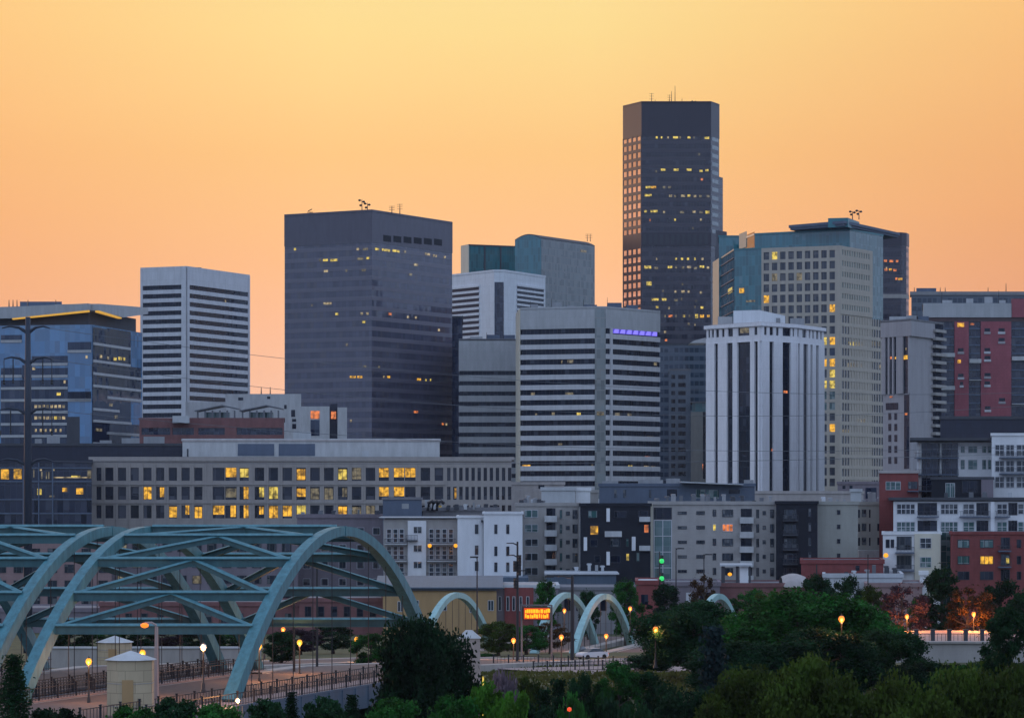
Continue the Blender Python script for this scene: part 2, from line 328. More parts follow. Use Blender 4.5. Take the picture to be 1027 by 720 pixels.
    def build(s, name, mats, parent=None, smooth=False, recalc=True):
        if not s.f: return None
        o_ = ORG.get(parent.name, (0, 0, 0)) if parent else (0, 0, 0)
        if parent is None:     # origin at the middle of the base
            xs = [p[0] for p in s.v]; ys = [p[1] for p in s.v]; zs = [p[2] for p in s.v]
            o_ = ((min(xs) + max(xs)) / 2, (min(ys) + max(ys)) / 2, min(zs))
        me = bpy.data.meshes.new(name)
        me.from_pydata([(x - o_[0], y - o_[1], z - o_[2]) for x, y, z in s.v], [], s.f)
        if not isinstance(mats, (list, tuple)): mats = [mats]
        for m in mats: me.materials.append(MT[m] if isinstance(m, str) else m)
        ul = me.uv_layers.new(name='UVMap'); ul.data.foreach_set('uv', [c for t in s.uv for c in t])
        me.polygons.foreach_set('material_index', s.mi)
        if smooth: me.polygons.foreach_set('use_smooth', [True] * len(s.f))
        me.update()
        if recalc:
            import bmesh
            bm = bmesh.new(); bm.from_mesh(me); bmesh.ops.remove_doubles(bm, verts=bm.verts, dist=.0005) if smooth else None
            bm.to_mesh(me); bm.free()
        ob = bpy.data.objects.new(name, me); COL.objects.link(ob)
        if parent:
            ob.parent = parent; ORG[ob.name] = o_
        else:
            ob.location = o_; ORG[ob.name] = o_
        return ob

def tag(o, label=None, cat=None, group=None, kind=None):
    if label: o['label'] = label
    if cat: o['category'] = cat
    if group: o['group'] = group
    if kind: o['kind'] = kind
    return o
def root(name, loc, label, cat, group=None):
    o = bpy.data.objects.new(name, None); COL.objects.link(o); o.location = loc; o.empty_display_size = .5
    ORG[o.name] = tuple(loc); return tag(o, label, cat, group)
def copy_tree(o, parent=None):
    c = o.copy(); COL.objects.link(c)
    if parent: c.parent = parent
    for ch in list(o.children): copy_tree(ch, c)
    return c

def X(px, D): return (px - CX) / F * D
def Z(py, D): return H + (HY - py) / F * D
class Face:
    def __init__(s, p0, p1, uo=0.0):
        s.p0 = Vector(p0); s.p1 = Vector(p1); s.w = (s.p1 - s.p0).length; s.d = (s.p1 - s.p0) / s.w; s.n = Vector((s.d.y, -s.d.x)); s.uo = uo
    def pt(s, u, d=0.0): q = s.p0 + s.d * u + s.n * d; return (q.x, q.y)
    def u(s, px):     # where the ray through photo column px meets this wall
        k = (px - CX) / F; den = s.d.x - k * s.d.y
        return (k * s.p0.y - s.p0.x) / den
    def D(s, px): return s.p0.y + s.d.y * s.u(px)
    def z(s, px, py): return Z(py, s.D(px))
def corner(pl, pc, pr, D, th):
    """plan of a right-angled block seen corner-on; th = turn of its left wall from square-on, degrees"""
    t = radians(th); c = Vector((X(pc, D), D)); L = Vector((-cos(t), sin(t))); Rr = Vector((sin(t), cos(t)))
    def hit(px, d): k = (px - CX) / F; return (k * c.y - c.x) / (d.x - k * d.y)
    a = c + L * hit(pl, L); b = c + Rr * hit(pr, Rr); e = a + (b - c)
    return [tuple(a), tuple(c), tuple(b), tuple(e)]
def slab(pl, pr, D, depth, th=0.0):
    """plan of a block whose front wall runs from photo column pl to pr; th turns it (positive: right end farther)"""
    t = radians(th); a = Vector((X(pl, D), D)); d = Vector((cos(t), sin(t))); k = (pr - CX) / F
    s = (k * a.y - a.x) / (d.x - k * d.y); b = a + d * s; n = (a if pl > CX else b) if (pl > CX or pr < CX) else Vector((-d.y, d.x))
    n = n.normalized() * depth     # side walls run straight away from the viewpoint's side of the street grid
    return [tuple(a), tuple(b), tuple(b + n), tuple(a + n)]
def offs(poly, t):
    n = len(poly); out = []
    for i in range(n):
        p0, p, p1 = Vector(poly[i - 1]), Vector(poly[i]), Vector(poly[(i + 1) % n])
        d0 = (p - p0).normalized(); d1 = (p1 - p).normalized(); n0 = Vector((d0.y, -d0.x)); n1 = Vector((d1.y, -d1.x))
        b = n0 + n1; b = b / max(.2, b.dot(n0)) if b.length > 1e-6 else n0
        q = p + b * t; out.append((q.x, q.y))
    return out
GZ = -9.0
class Bld:
    def __init__(s, name, label, plan, cat='building', group=None, base=GZ, of=None):
        s.plan = plan; s.n = len(plan); cx = sum(p[0] for p in plan) / s.n; cy = sum(p[1] for p in plan) / s.n
        s.root = of.root if of else root(name, (cx, cy, base), label, cat, group); s.base = base; u = 0; s.faces = []
        for i in range(s.n):
            f = Face(plan[i], plan[(i + 1) % s.n], u); s.faces.append(f); u += f.w
        s.wcount = 0; s.rest = {}
    def part(s, mb, name, mat, **k): return mb.build(name, mat, s.root, **k)
    def body(s, top, mat, name='wall', base=None):
        m = MB(); m.prism(s.plan, s.base if base is None else base, top, top=True); return s.part(m, name, mat)
    def ring(s, z0, z1, t, name, mat, t0=0.0):
        m = MB(); m.prism(offs(s.plan, t), z0, z1, True, True); return s.part(m, name, mat)
    def roof(s, z, mat='roof_mid', parapet=.9, pm=None, t=.25):
        m = MB(); m.prism(offs(s.plan, -.3), z + .004, z + .25); s.part(m, 'roof', mat)
        if parapet:
            m = MB(); o, i = offs(s.plan, t), offs(s.plan, -.35)
            for k in range(s.n):
                a, b, c, d = o[k], o[(k + 1) % s.n], i[(k + 1) % s.n], i[k]
                m.hexa([(*a, z - .3), (*b, z - .3), (*c, z - .3), (*d, z - .3), (*a, z + parapet), (*b, z + parapet), (*c, z + parapet), (*d, z + parapet)])
            s.part(m, 'parapet', pm or mat)
    def win(s, f, u0, u1, z0, z1, mat='g_window', d=.03, frame=None, nx=1, nz=1, name='window', fw=.09, cap=100):
        over = s.wcount >= cap and name == 'window'
        if over:
            if not s.rest: s.rest = {'mb': MB(), 'mats': []}
            m = s.rest['mb']; L = s.rest['mats']
            for q in (mat, frame):
                if q and q not in L: L.append(q)
            i0, i1 = L.index(mat), L.index(frame) if frame else 0
        else: m = MB(); i0, i1 = 0, 1
        m.m = i0; m.pane(f, u0, u1, z0, z1, d)
        if frame:
            m.m = i1
            for k in range(nx + 1): u = u0 + (u1 - u0) * k / nx; m.fbox(f, u - fw / 2, u + fw / 2, z0, z1, d - .02, d + .06)
            for k in range(nz + 1): z = z0 + (z1 - z0) * k / nz; m.fbox(f, u0 - fw / 2, u1 + fw / 2, z - fw / 2, z + fw / 2, d - .02, d + .065)
        if over: return None
        if name == 'window': s.wcount += 1
        return s.part(m, name, [mat, frame] if frame else mat)
    def finish(s):
        if s.rest: tag(s.part(s.rest['mb'], 'window', s.rest['mats']), kind='stuff')
        s.rest = {}
    def pwin(s, f, x0, x1, y0, y1, mat='g_window', d=.03, frame=None, nx=1, nz=1, name='window', **k):
        """window given by photo columns x0..x1 and rows y0..y1 (rows read at the middle of the window)"""
        D = f.D((x0 + x1) / 2); return s.win(f, f.u(x0), f.u(x1), Z(y1, D), Z(y0, D), mat, d, frame, nx, nz, name, **k)
    def pbox(s, f, x0, x1, y0, y1, d0, d1, mat, name):
        D = f.D((x0 + x1) / 2); m = MB(); m.fbox(f, f.u(x0), f.u(x1), Z(y1, D), Z(y0, D), d0, d1); return s.part(m, name, mat)
    def balcony(s, f, x0, x1, y, d=1.5, slabmat='concrete_light', railmat='rail', h=1.05, solid=False):
        """projecting balcony: slab sub-part under a barred railing, floor at photo row y"""
        D = f.D((x0 + x1) / 2); z = Z(y, D); a, b = f.u(x0), f.u(x1)
        m = MB(); m.fbox(f, a, b, z - .22, z, 0, d); sl = s.part(m, 'balcony', slabmat)
        m = MB()
        if solid: m.fbox(f, a, b, z + .004, z + h, d - .1, d - .01); m.fbox(f, a, a + .08, z + .004, z + h, 0, d - .1); m.fbox(f, b - .08, b, z + .004, z + h, 0, d - .1)
        else:
            m.fbox(f, a, b, z + h - .08, z + h, d - .1, d - .03); m.fbox(f, a, b, z + .1, z + .16, d - .1, d - .03)
            n = max(4, int((b - a) / .28))
            for k in range(n + 1): u = a + .03 + (b - a - .06) * k / n; m.fbox(f, u - .03, u + .03, z + .004, z + h - .08, d - .09, d - .04)
            for u in (a, b - .06): m.fbox(f, u, u + .06, z + h - .08, z + h, 0, d - .1)
        r = m.build('railing', railmat, sl); return sl
    def grid(s, f, cols, rows, t, mat, z0, z1, u0=None, u1=None, name='wall_facing'):
        """masonry grid standing proud of the wall, leaving openings cols x rows"""
        u0 = 0 if u0 is None else u0; u1 = f.w if u1 is None else u1; m = MB(); zs = sorted(rows); us = sorted(cols)
        z = z0
        for a, b in zs + [(z1, z1)]:
            if a > z + .01: m.fbox(f, u0, u1, z, a, 0, t)
            z = b
        for a, b in zs:
            u = u0
            for c, d in us + [(u1, u1)]:
                if c > u + .01: m.fbox(f, u, c, a, b, 0, t - .003)
                u = d
        return s.part(m, name, mat)
    def lit(s, f, px, py, w, h, mat='lit_yellow', d=.12, name='lit_window'):
        u = f.u(px); D = f.D(px); z = Z(py, D); c = abs(f.d.x - (px - CX) / F * f.d.y); hw = w / F * D / max(c, .15) / 2; hh = h / F * D / 2
        m = MB(); m.pane(f, u - hw, u + hw, z - hh, z + hh, d); return s.part(m, name, mat)

# ------------------------------------------------------------------ ground
def clamp(x, a=0.0, b=1.0): return max(a, min(b, x))
def ground(x, y):
    z = -1.0 - 6.0 * clamp((y - 310) / 170.0) - 2.0 * clamp((y - 480) / 160.0)
    # river channel under the bridges, running away to the right of the camera's foot
    c = 268 - (x + 20) * 1.1 if x > -20 else 268 + (x + 20) * .25
    c = max(c, 120); d = abs(y - c)
    z2 = -10.5 + 9.5 * clamp((d - 16) / 17.0)
    z = min(z, max(z2, -10.5)) if d < 33 else z
    if y < c: z = min(z, -1.0 - 9.0 * clamp((x + 5) / 30.0))     # near bank falls away to the right
    return z
def terrain():
    m = MB(); ys = [-300, -100, 0, 60, 100] + list(range(120, 520, 8)) + [540, 600, 640, 700, 900, 1300, 2000, 4000, 9000, 20000]
    xs = [-9000, -3000, -1000, -400, -200, -140] + list(range(-110, 131, 8)) + [150, 200, 400, 1000, 3000, 9000]
    V = {}
    for j, y in enumerate(ys):
        for i, x in enumerate(xs):
            V[i, j] = len(m.v); m.v.append((x, y, ground(x, y) + (R.uniform(-.12, .12) if 120 < y < 500 else 0)))
    for j in range(len(ys) - 1):
        for i in range(len(xs) - 1): m.f.append((V[i, j], V[i + 1, j], V[i + 1, j + 1], V[i, j + 1])); m.mi.append(0); m.uv += [(0, 0)] * 4
    tag(m.build('ground', 'grass', smooth=True), kind='structure')
terrain()
m = MB(); m.quad((-200, 60, -9.6), (160, 60, -9.6), (160, 300, -9.6), (-200, 300, -9.6)); tag(m.build('river', 'water'), kind='structure')

def strip(name, line, w, mat, dz, t=0, kind='structure'):
    """a band of road or path following a centre line, draped on the ramp"""
    m = MB(); L = []; Rr = []
    for i, p in enumerate(line):
        a = Vector(line[max(i - 1, 0)][:2]); b = Vector(line[min(i + 1, len(line) - 1)][:2]); d = (b - a).normalized(); n = Vector((d.y, -d.x))
        z = p[2] + dz; q = Vector(p[:2]); l = q - n * w / 2; r = q + n * w / 2; L.append((l.x, l.y, z)); Rr.append((r.x, r.y, z))
    u = 0
    for i in range(len(line) - 1):
        du = (Vector(L[i + 1]) - Vector(L[i])).length
        m.quad(L[i], Rr[i], Rr[i + 1], L[i + 1], [(0, u), (w, u), (w, u + du), (0, u + du)])
        if t:
            for a, b in ((L[i + 1], L[i]), (Rr[i], Rr[i + 1])): m.quad((a[0], a[1], a[2] - t), (b[0], b[1], b[2] - t), b, a)
        u += du
    return tag(m.build(name, mat), kind=kind)
def rampz(y): return 0.0 if y < 306 else -6.6 * clamp((y - 306) / 150.0)
def road_line(dx):
    pts = []
    for y in list(range(296, 521, 14)):
        t = (y - 296) / (470 - 296.0); x = -17.5 + (24 + 17.5) * t + dx; pts.append((x, y, rampz(y)))
    return pts
K = .0843; DX = 17.87     # lateral distance between the ribs of one bridge
def road_band(dx0, dx1, name, mat, dz, t):
    w = dx1 - dx0; return strip(name, [(x + (dx0 + dx1) / 2, y, z) for x, y, z in road_line(0)], w, mat, dz, t)
for nm, dx in (('road', 0.0), ('road', -22.0)):
    road_band(dx - 7.2, dx + 7.2, 'road', 'asphalt', .012, .8)
    road_band(dx + 7.2, dx + 8.9, 'pavement', 'concrete', .15, 1.2); road_band(dx - 8.9, dx - 7.2, 'pavement', 'concrete', .15, 1.2)
    for o in (-6.9, 6.8): road_band(dx + o, dx + o + .15, 'road_marking', 'road_paint', .018, 0)
    for o in (-2.4, 2.3):
        pts = road_line(dx); mk = MB()
        for i in range(0, len(pts) - 1):
            a, b = Vector(pts[i]), Vector(pts[i + 1]); e = a + (b - a) * .35; mk.quad((a.x + o, a.y, a.z + .018), (a.x + o + .15, a.y, a.z + .018), (e.x + o + .15, e.y, e.z + .018), (e.x + o, e.y, e.z + .018))
        tag(mk.build('road_marking', 'road_paint'), kind='structure')
# plaza walk at the right of the road, behind the dry grass
strip('footpath', [(2, 322, -1.25), (14, 334, -1.7), (24, 336, -1.8), (40, 332, -1.7)], 13, 'paving', .05, .3)
strip('footpath', [(-4, 352, -2.3), (12, 372, -3.0), (34, 396, -3.9), (60, 420, -4.7)], 7, 'paving', .06, .3)

# ------------------------------------------------------------------ arch bridges
def ridge(m, a, b, w, h):
    """top flange with bevelled upper edges; its lighter paint imitates skylight on top"""
    d = (b - a).normalized(); x = Vector((d.y, -d.x, 0)).normalized(); up = Vector((0, 0, 1)); sec = [(-.5, 0), (.5, 0), (.5, .25), (.22, 1), (-.22, 1), (-.5, .25)]
    q0 = [a + x * (w * i) + up * (h * j) for i, j in sec]; q1 = [b + x * (w * i) + up * (h * j) for i, j in sec]
    for k in range(6): k2 = (k + 1) % 6; m.quad(q0[k], q1[k], q1[k2], q0[k2])
    m.ngon(q0); m.ngon(q1[::-1])
def make_bridge(nx_, ny_, fx_, fy_, rise, dx, ts, label, group, mat='teal_paint', rw=.82, rh=.86, sh=.62, deckz=(0, 0), ext=26, hang=True, braces=True, cat='bridge', zoff=0.0, deck=True):
    """tied arch bridge: two ribs dx apart, struts and chevron bracing between them, hangers, deck, edge girders, railings"""
    A0, A1 = Vector((nx_, ny_)), Vector((fx_, fy_)); 
    def P3(t, s, z): p = A0 + (A1 - A0) * t; return Vector((p.x + s, p.y, z))
    def dz(t): return deckz[0] + (deckz[1] - deckz[0]) * t
    def az(t): return dz(t) + rise * 4 * t * (1 - t) + zoff
    c = P3(.5, -dx / 2, min(deckz)); r = root('arch_bridge', c, label, cat, group)
    along = (A1 - A0).normalized()
    for s in (0, -dx):
        m = MB(); n = 44; prev = None
        for i in range(n + 1):
            t = i / n; p = P3(t, s, az(t)); e = .002; tg = (P3(t + e, s, az(t + e)) - P3(t - e, s, az(t - e))).normalized()
            x = Vector((along.y, -along.x, 0)); up = x.cross(tg).normalized()
            k = 1 + .38 * abs(2 * t - 1)          # ribs thicken towards the springings
            q = [p + x * (rw * k / 2 * a) + up * (rh * k / 2 * b) for a, b in ((-1, -1), (1, -1), (1, 1), (-1, 1))]
            if prev:
                for j in range(4): j2 = (j + 1) % 4; m.quad(prev[j], prev[j2], q[j2], q[j])
            else: m.quad(*q[::-1])
            prev = q
        m.quad(*prev)
        # splice collars where rib segments meet
        for t in (.2, .5, .8):
            p = P3(t, s, az(t)); p2 = P3(t + .006, s, az(t + .006)); m.beam(p, p2, rw * 1.1, rh * 1.1)
        m.build('arch_rib', mat, r)
    if braces:
        for t in ts:
            m = MB(); z = az(t) + rh * .1; a = P3(t, -dx + rw / 2, z); b = P3(t, -rw / 2, z)
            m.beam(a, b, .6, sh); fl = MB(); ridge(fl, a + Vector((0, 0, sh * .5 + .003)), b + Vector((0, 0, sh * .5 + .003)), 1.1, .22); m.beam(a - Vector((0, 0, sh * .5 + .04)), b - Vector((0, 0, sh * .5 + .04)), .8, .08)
            st_ = m.build('strut', 'teal_dark', r); fl.build('top_flange', mat, st_)  # shade painted into the strut, skylight into its lighter flange
        tl = list(ts)
        for i in range(len(tl) - 1):
            # chevrons rise from the ribs at the lower strut to the middle of the higher one
            lo, hi = (tl[i], tl[i + 1]) if az(tl[i + 1]) >= az(tl[i]) else (tl[i + 1], tl[i])
            for s in (-rw / 2, -dx + rw / 2):
                m = MB(); a, b = P3(lo, s, az(lo) + .1), P3(hi, -dx / 2, az(hi) + .1); m.beam(a, b, .42, .46); up = Vector((0, 0, .233)); fl = MB(); ridge(fl, a + up, b + up, .8, .16); st_ = m.build('brace', 'teal_dark', r); fl.build('top_flange', mat, st_)  # braces likewise: shaded colour below, lit colour on the flange
    if hang:
        for s in (0, -dx):
            for k in range(1, 11):
                t = k / 11
                m = MB(); m.tube([P3(t, s, dz(t)), P3(t, s, az(t) - rh / 2)], .036, 4, cap=False); m.build('hanger', 'black_metal', r)
    if deck:
        b = -ext / (A1 - A0).length; t0, t1 = b, 1.0
        m = MB(); W0, W1 = -dx - 2.8, 2.8
        def sheet(s0, s1, z0, z1, m):
            p = [P3(t0, s0, dz(0) + z0), P3(t0, s1, dz(0) + z0), P3(t1, s1, dz(1) + z0), P3(t1, s0, dz(1) + z0)]; q = [P3(t0, s0, dz(0) + z1), P3(t0, s1, dz(0) + z1), P3(t1, s1, dz(1) + z1), P3(t1, s0, dz(1) + z1)]
            m.hexa(p + q)
        sheet(W0, W1, -.9, -.02, m); m.build('deck', 'concrete', r)
        m = MB(); sheet(-dx + 1.4, -1.4, -.018, 0, m); m.build('carriageway', 'asphalt', r)
        for s0 in (-.9, -dx - 2.6): m = MB(); sheet(s0, s0 + 3.5, -.016, .14, m); m.build('walkway', 'paving', r)
        for s0 in (W1, W0 - .35):
            m = MB(); sheet(s0, s0 + .35, -1.9, .22, m)
            for k in range(24): t = t0 + (t1 - t0) * (k + .5) / 24; p = P3(t, s0 + .175, dz(0) - 1.85); m.box(p, (.5, .14, 1.95))
            m.build('edge_girder', 'roof_blue', r)
        for s0 in (W1 - .1, -.85, -dx + .85, W0 + .1):
            rail_run([P3(t0 + (t1 - t0) * k / 22, s0, dz(0) + .14) for k in range(23)], 'railing', r)
        for t in (-.02, 1.0):
            m = MB(); p = P3(t, -dx / 2, -10); m.box((p.x, p.y, -10.5), (dx + 6.5, 2.4, 8.6)); m.build('pier', 'concrete', r)
    return r
def rail_run(pts, name, parent=None, h=1.05, mat='black_metal', label=None, gap=.5):
    m = MB()
    for a, b in zip(pts, pts[1:]):
        a, b = Vector(a), Vector(b); L = (b - a).length; n = max(2, int(L / gap)); up = Vector((0, 0, 1))
        m.beam(a + up * h, b + up * h, .07, .07); m.beam(a + up * .15, b + up * .15, .05, .05)
        for k in range(n): p = a + (b - a) * k / n; m.box(p, (.045, .045, h))
        m.box(a, (.16, .16, h + .12)); m.box(a + up * (h + .12), (.22, .22, .08))
    return m.build(name, mat, parent)
TS = (.117, .186, .28, .385, .5, .615, .72, .83, .905)
X1, Y1, X2, Y2 = -23.86, 253.0, -7.75, 301.0
make_bridge(X1, Y1, X2, Y2, 14.3, DX, TS, 'teal tied-arch bridge whose right rib rises whole in front of the city', 'teal arch bridges over the river')
make_bridge(X1 - DX - 3.7, Y1, X2 - DX - 3.7, Y2, 14.3, DX, TS, 'teal tied-arch bridge cut off by the left edge, one rib showing', 'teal arch bridges over the river')
# the pair farther down the road
FX = lambda px: X(px, 470)
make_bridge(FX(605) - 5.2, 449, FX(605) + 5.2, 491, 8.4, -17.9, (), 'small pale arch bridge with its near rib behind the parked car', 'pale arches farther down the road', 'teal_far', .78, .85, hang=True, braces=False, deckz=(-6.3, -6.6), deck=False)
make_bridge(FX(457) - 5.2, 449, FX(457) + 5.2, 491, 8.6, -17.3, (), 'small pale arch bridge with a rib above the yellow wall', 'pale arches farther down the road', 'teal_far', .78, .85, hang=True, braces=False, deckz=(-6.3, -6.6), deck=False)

# ------------------------------------------------------------------ skyline
def banded(b, D, y0, pitch, h, n, wall, glassm, ytop, t=.35, capmat=None):
    """ribbon-windowed tower: wall bands standing proud of the glass, first ribbon top at row y0 (read at depth D)"""
    zt = Z(ytop, D); core = MB(); core.prism(b.plan, b.base, zt - .3); pz = zt
    o = offs(b.plan, t)
    for k in range(n):
        a, c = Z(y0 + k * pitch, D), Z(y0 + k * pitch + h, D)
        core.prism(o, a, pz, True, True) if k or not capmat else None
        if k == 0 and capmat: m = MB(); m.prism(o, a, pz, True, True); b.part(m, 'cap', capmat)
        pz = c
    core.prism(o, b.base, pz, True, False); b.part(core, 'wall', wall)
    for k in range(n):
        a, c = Z(y0 + k * pitch, D), Z(y0 + k * pitch + h, D)
        b.ring(c + .003, a - .003, .04, 'ribbon_window', glassm)
    b.top = zt
def lits(b, f, items, mat='lit_yellow', h=2.3):
    for it in items:
        px, py = it[0], it[1]; w = it[2] if len(it) > 2 else 2; mm_ = it[3] if len(it) > 3 else mat
        b.lit(f, px, py, w * 1.0, h if len(it) < 5 else it[4], mm_)
def antenna(b, px, D, z, h, kind='mast'):
    x = X(px, D); m = MB(); m.tube([(x, D, z), (x, D, z + h)], [.22, .10], 5)
    if kind == 'dish':
        for k, (dx_, dz_) in enumerate(((-.9, .9), (.7, .8), (-.5, .55))): m.lathe((x + dx_, D - .3, z + h * dz_ - .3), [(.1, 0), (.5, .2), (.58, .5), (.3, .8)], 8); m.beam((x, D, z + h * dz_), (x + dx_, D - .3, z + h * dz_), .15, .15)
    if kind == 'array':
        for q in (.5, .75, .95): m.beam((x - 1.1, D, z + h * q), (x + 1.1, D, z + h * q), .12, .12)
    m.build('antenna', 'black_metal', b.root)

# 1 blue glass office, folded roof (far left)
p = corner(-60, 92, 142.5, 900, 12); b = Bld('glass_office', 'blue mirror-glass office block under a folded roof edged with amber light', p)
fA, fB = b.faces[0], b.faces[1]; b.body(Z(325.5, 900), 'g_blue', 'glazing')
m = MB(); m.prism(offs(p, -1.5), Z(325.4, 900), Z(311, 900)); b.part(m, 'upper_storey', 'roof_dark')
def fascia(f, st, d, thick, name, mat):
    m = MB()
    for (x0, t0, b0), (x1, t1, b1) in zip(st, st[1:]):
        u0, u1 = f.u(x0), f.u(x1); q = lambda u, dd, z: (*f.pt(u, dd), z); D0, D1 = f.D(x0), f.D(x1)
        m.hexa([q(u0, d, Z(b0, D0)), q(u1, d, Z(b1, D1)), q(u1, d - thick, Z(b1, D1)), q(u0, d - thick, Z(b0, D0)), q(u0, d, Z(t0, D0)), q(u1, d, Z(t1, D1)), q(u1, d - thick, Z(t1, D1)), q(u0, d - thick, Z(t0, D0))])
    b.part(m, name, mat)
fascia(fA, [(-60, 310, 321), (15, 308, 319.6), (91.2, 304.8, 311.5)], 2.2, 24, 'roof', 'grey_cap')
fascia(fB, [(92.2, 304.8, 311.5), (117, 306.7, 318.6), (142, 308.7, 315)], 2.2, 14, 'roof', 'grey_cap')
fascia(fA, [(15, 319.7, 321), (91.2, 311.6, 313.4)], 2.25, 1.2, 'light_strip', 'amber_trim'); fascia(fB, [(92.2, 311.6, 313.4), (115, 318.7, 319.8)], 2.25, 1.2, 'light_strip', 'amber_trim')
m = MB(); m.prism(slab(20, 62, 925, 18), Z(312, 925), Z(302.5, 925)); b.part(m, 'plant_room', 'slate_wall')
for px in (9, 13, 17, 28, 56): antenna(b, px, 915, Z(308, 915), 2.2)
for f, L in ((fA, [(1, 22, 336, 341), (32, 68, 357, 364), (32, 68, 369, 376), (68, 91.5, 343, 351), (1, 68, 381, 388), (1, 91.5, 393, 400), (1, 68, 405, 412), (68, 91.5, 393, 400), (1, 68, 417, 424), (1, 68, 429, 436), (1, 22, 369, 376)]),
                 (fB, [(93, 130, 331, 346), (93, 130, 347, 363), (93, 141, 366, 376), (93, 141, 378, 388), (107, 141, 391, 399), (93, 119, 401, 410), (93, 131, 413, 422), (107, 141, 425, 434), (93, 119, 437, 444)])):
    for x0, x1, y0, y1 in L:
        b.pwin(f, x0, x1, y0, y1, 'g_blue_dark', d=.08); b.pbox(f, x0, x1, y1, y1 + 2.6, .02, .35, 'grey_cap', 'spandrel')
b.pwin(fA, 1, 68, 381, 446, 'g_blue_dark', d=.05); b.pwin(fB, 92.3, 107, 366, 446, 'g_blue_dark', d=.05); b.pwin(fB, 107.2, 131, 331, 446, 'g_blue_dark', d=.05); b.pwin(fA, 22.3, 32, 366, 380.8, 'g_blue_dark', d=.05)  # dark panes leave blue patches that stand for sky reflections
lits(b, fA, [(34, 369.5, 3, 'lit_pale'), (65, 383, 2, 'lit_pale'), (59, 395, 4, 'lit_yellow'), (87, 358, 2, 'lit_pale')] + [(36 + 4 * k, 407.5, 2.6, R.choice(['lit_dim', 'lit_pale'])) for k in range(8)] + [(36 + 4 * k, 419, 3, R.choice(['lit_dim', 'lit_pale', 'lit_yellow'])) for k in range(8)] + [(36 + 5 * k, 431.5, 2, 'lit_pale') for k in range(6)], h=3)
lits(b, fB, [(101, 357.5, 2.5, 'lit_pale'), (108, 359, 2, 'lit_dim'), (115, 360, 3, 'lit_yellow'), (120, 359.5, 3, 'lit_yellow'), (124, 360, 2.5, 'lit_yellow'), (99, 431, 6, 'lit_dim'), (111, 406, 3, 'lit_dim'), (116, 418, 3, 'lit_dim')], h=3)
b.finish()

# 2 white striped tower
p = corner(142, 187, 249.5, 1360, 24); b = Bld('office_tower', 'white tower ringed with thin dark ribbon windows beside the blue glass block', p, 'tower')
banded(b, 1360, 285.5, 8.55, 4.6, 17, 'striped_wall', 'g_ribbon', 268.3); b.roof(b.top, parapet=.6, pm='striped_wall', t=.4)
c = Vector(p[1]); 
m = MB()
for f, a, e in ((b.faces[0], b.faces[0].w - 2.4, b.faces[0].w + .5), (b.faces[1], -.5, 2.0), (b.faces[0], -.4, .8), (b.faces[1], b.faces[1].w - 1.2, b.faces[1].w + .4)): m.fbox(f, a, e, GZ, b.top - .1, .04, .5)
b.part(m, 'corner_pier', 'striped_wall')
m = MB(); m.prism(slab(192, 202, 1375, 8), b.top, b.top + 1.2); b.part(m, 'plant_room', 'slate_wall')
lits(b, b.faces[1], [(226, 302, 1.4, 'lit_pale')]); b.finish()

# 3 brown glass tower
p = corner(285.5, 373, 453.5, 1150, 30); b = Bld('office_tower', 'broad purple-brown glass tower with six square openings near its flat top', p, 'tower')
zt = Z(212, 1150); zc = Z(243, 1150); b.body(zc, 'g_brown', 'glazing'); fA, fB = b.faces[:2]
b.ring(zc + .003, zt, .12, 'cap', 'cap_brown'); b.roof(zt, 'roof_dark', .7, 'cap_brown', t=.12)
for k in range(6): x0 = 384 + k * 10.2; y = 236.2 + k * .75; b.pwin(fB, x0, x0 + 8, y, y + 6.3, 'black_clad', d=.16, name='vent_opening')
antenna(b, 363, 1160, zt, 5.6, 'dish'); antenna(b, 368.5, 1162, zt, 4.4, 'dish'); antenna(b, 393, 1160, zt, 3, 'array'); antenna(b, 401, 1162, zt, 4, 'array'); antenna(b, 311, 1165, zt, 1.2, 'array')
for (x0, y0), (x1, y1) in (((309, 214), (313, 213.5)),): m = MB(); m.beam((X(x0, 1158), 1158, zt + .8), (X(x1, 1158), 1158, zt + 1.6), .3, .3); b.part(m, 'crane_arm', 'black_metal')
lits(b, fA, [(296, 250, 2), (321, 261, 2, 'lit_dim'), (326.5, 261, 5), (335, 261, 7), (327, 272, 4, 'lit_pale'), (347.6, 271.5, 1.6, 'lit_dim'), (328.6, 304.4, 8, 'lit_pale'), (313, 306, 1.4, 'lit_dim'), (338, 315, 3), (363, 314.5, 2.4, 'lit_pale'), (368.6, 314.5, 2.4, 'lit_pale'), (365, 323, 3), (359, 250, 2.5, 'lit_pale'), (366.6, 250, 5, 'lit_dim'), (361.5, 259.6, 6, 'lit_dim'), (369, 259, 3), (365, 271, 4, 'lit_dim'), (348, 345.7, 1.6, 'lit_pale'), (366, 367.5, 3, 'lit_dim'), (354, 378, 6, 'lit_amber'), (361, 378, 5, 'lit_amber'), (352, 422, 1.8, 'lit_pale')])
lits(b, fB, [(378, 250, 4), (387, 251, 8), (397, 251.8, 7), (406, 252.5, 2, 'lit_dim'), (428.6, 255, 5, 'lit_pale'), (436, 256.6, 4, 'lit_pale'), (446, 258, 2, 'lit_pale'), (417, 265.6, 4, 'lit_pale'), (411.6, 275.4, 3, 'lit_dim'), (391, 315, 3, 'lit_orange'), (409, 318, 2, 'lit_pale'), (417, 318.5, 2, 'lit_pale'), (440, 331, 2, 'lit_pale'), (389.6, 378, 3, 'lit_amber'), (385, 378, 1.5, 'lit_pale'), (420, 380.5, 4, 'lit_amber'), (427, 381, 1.2), (431.5, 381, 1.2), (417, 413, 4, 'lit_orange'), (444, 425, 1.8, 'lit_orange'), (447.5, 425.5, 1.5, 'lit_pale'), (380, 368, 1.6, 'lit_dim')])
b.finish()

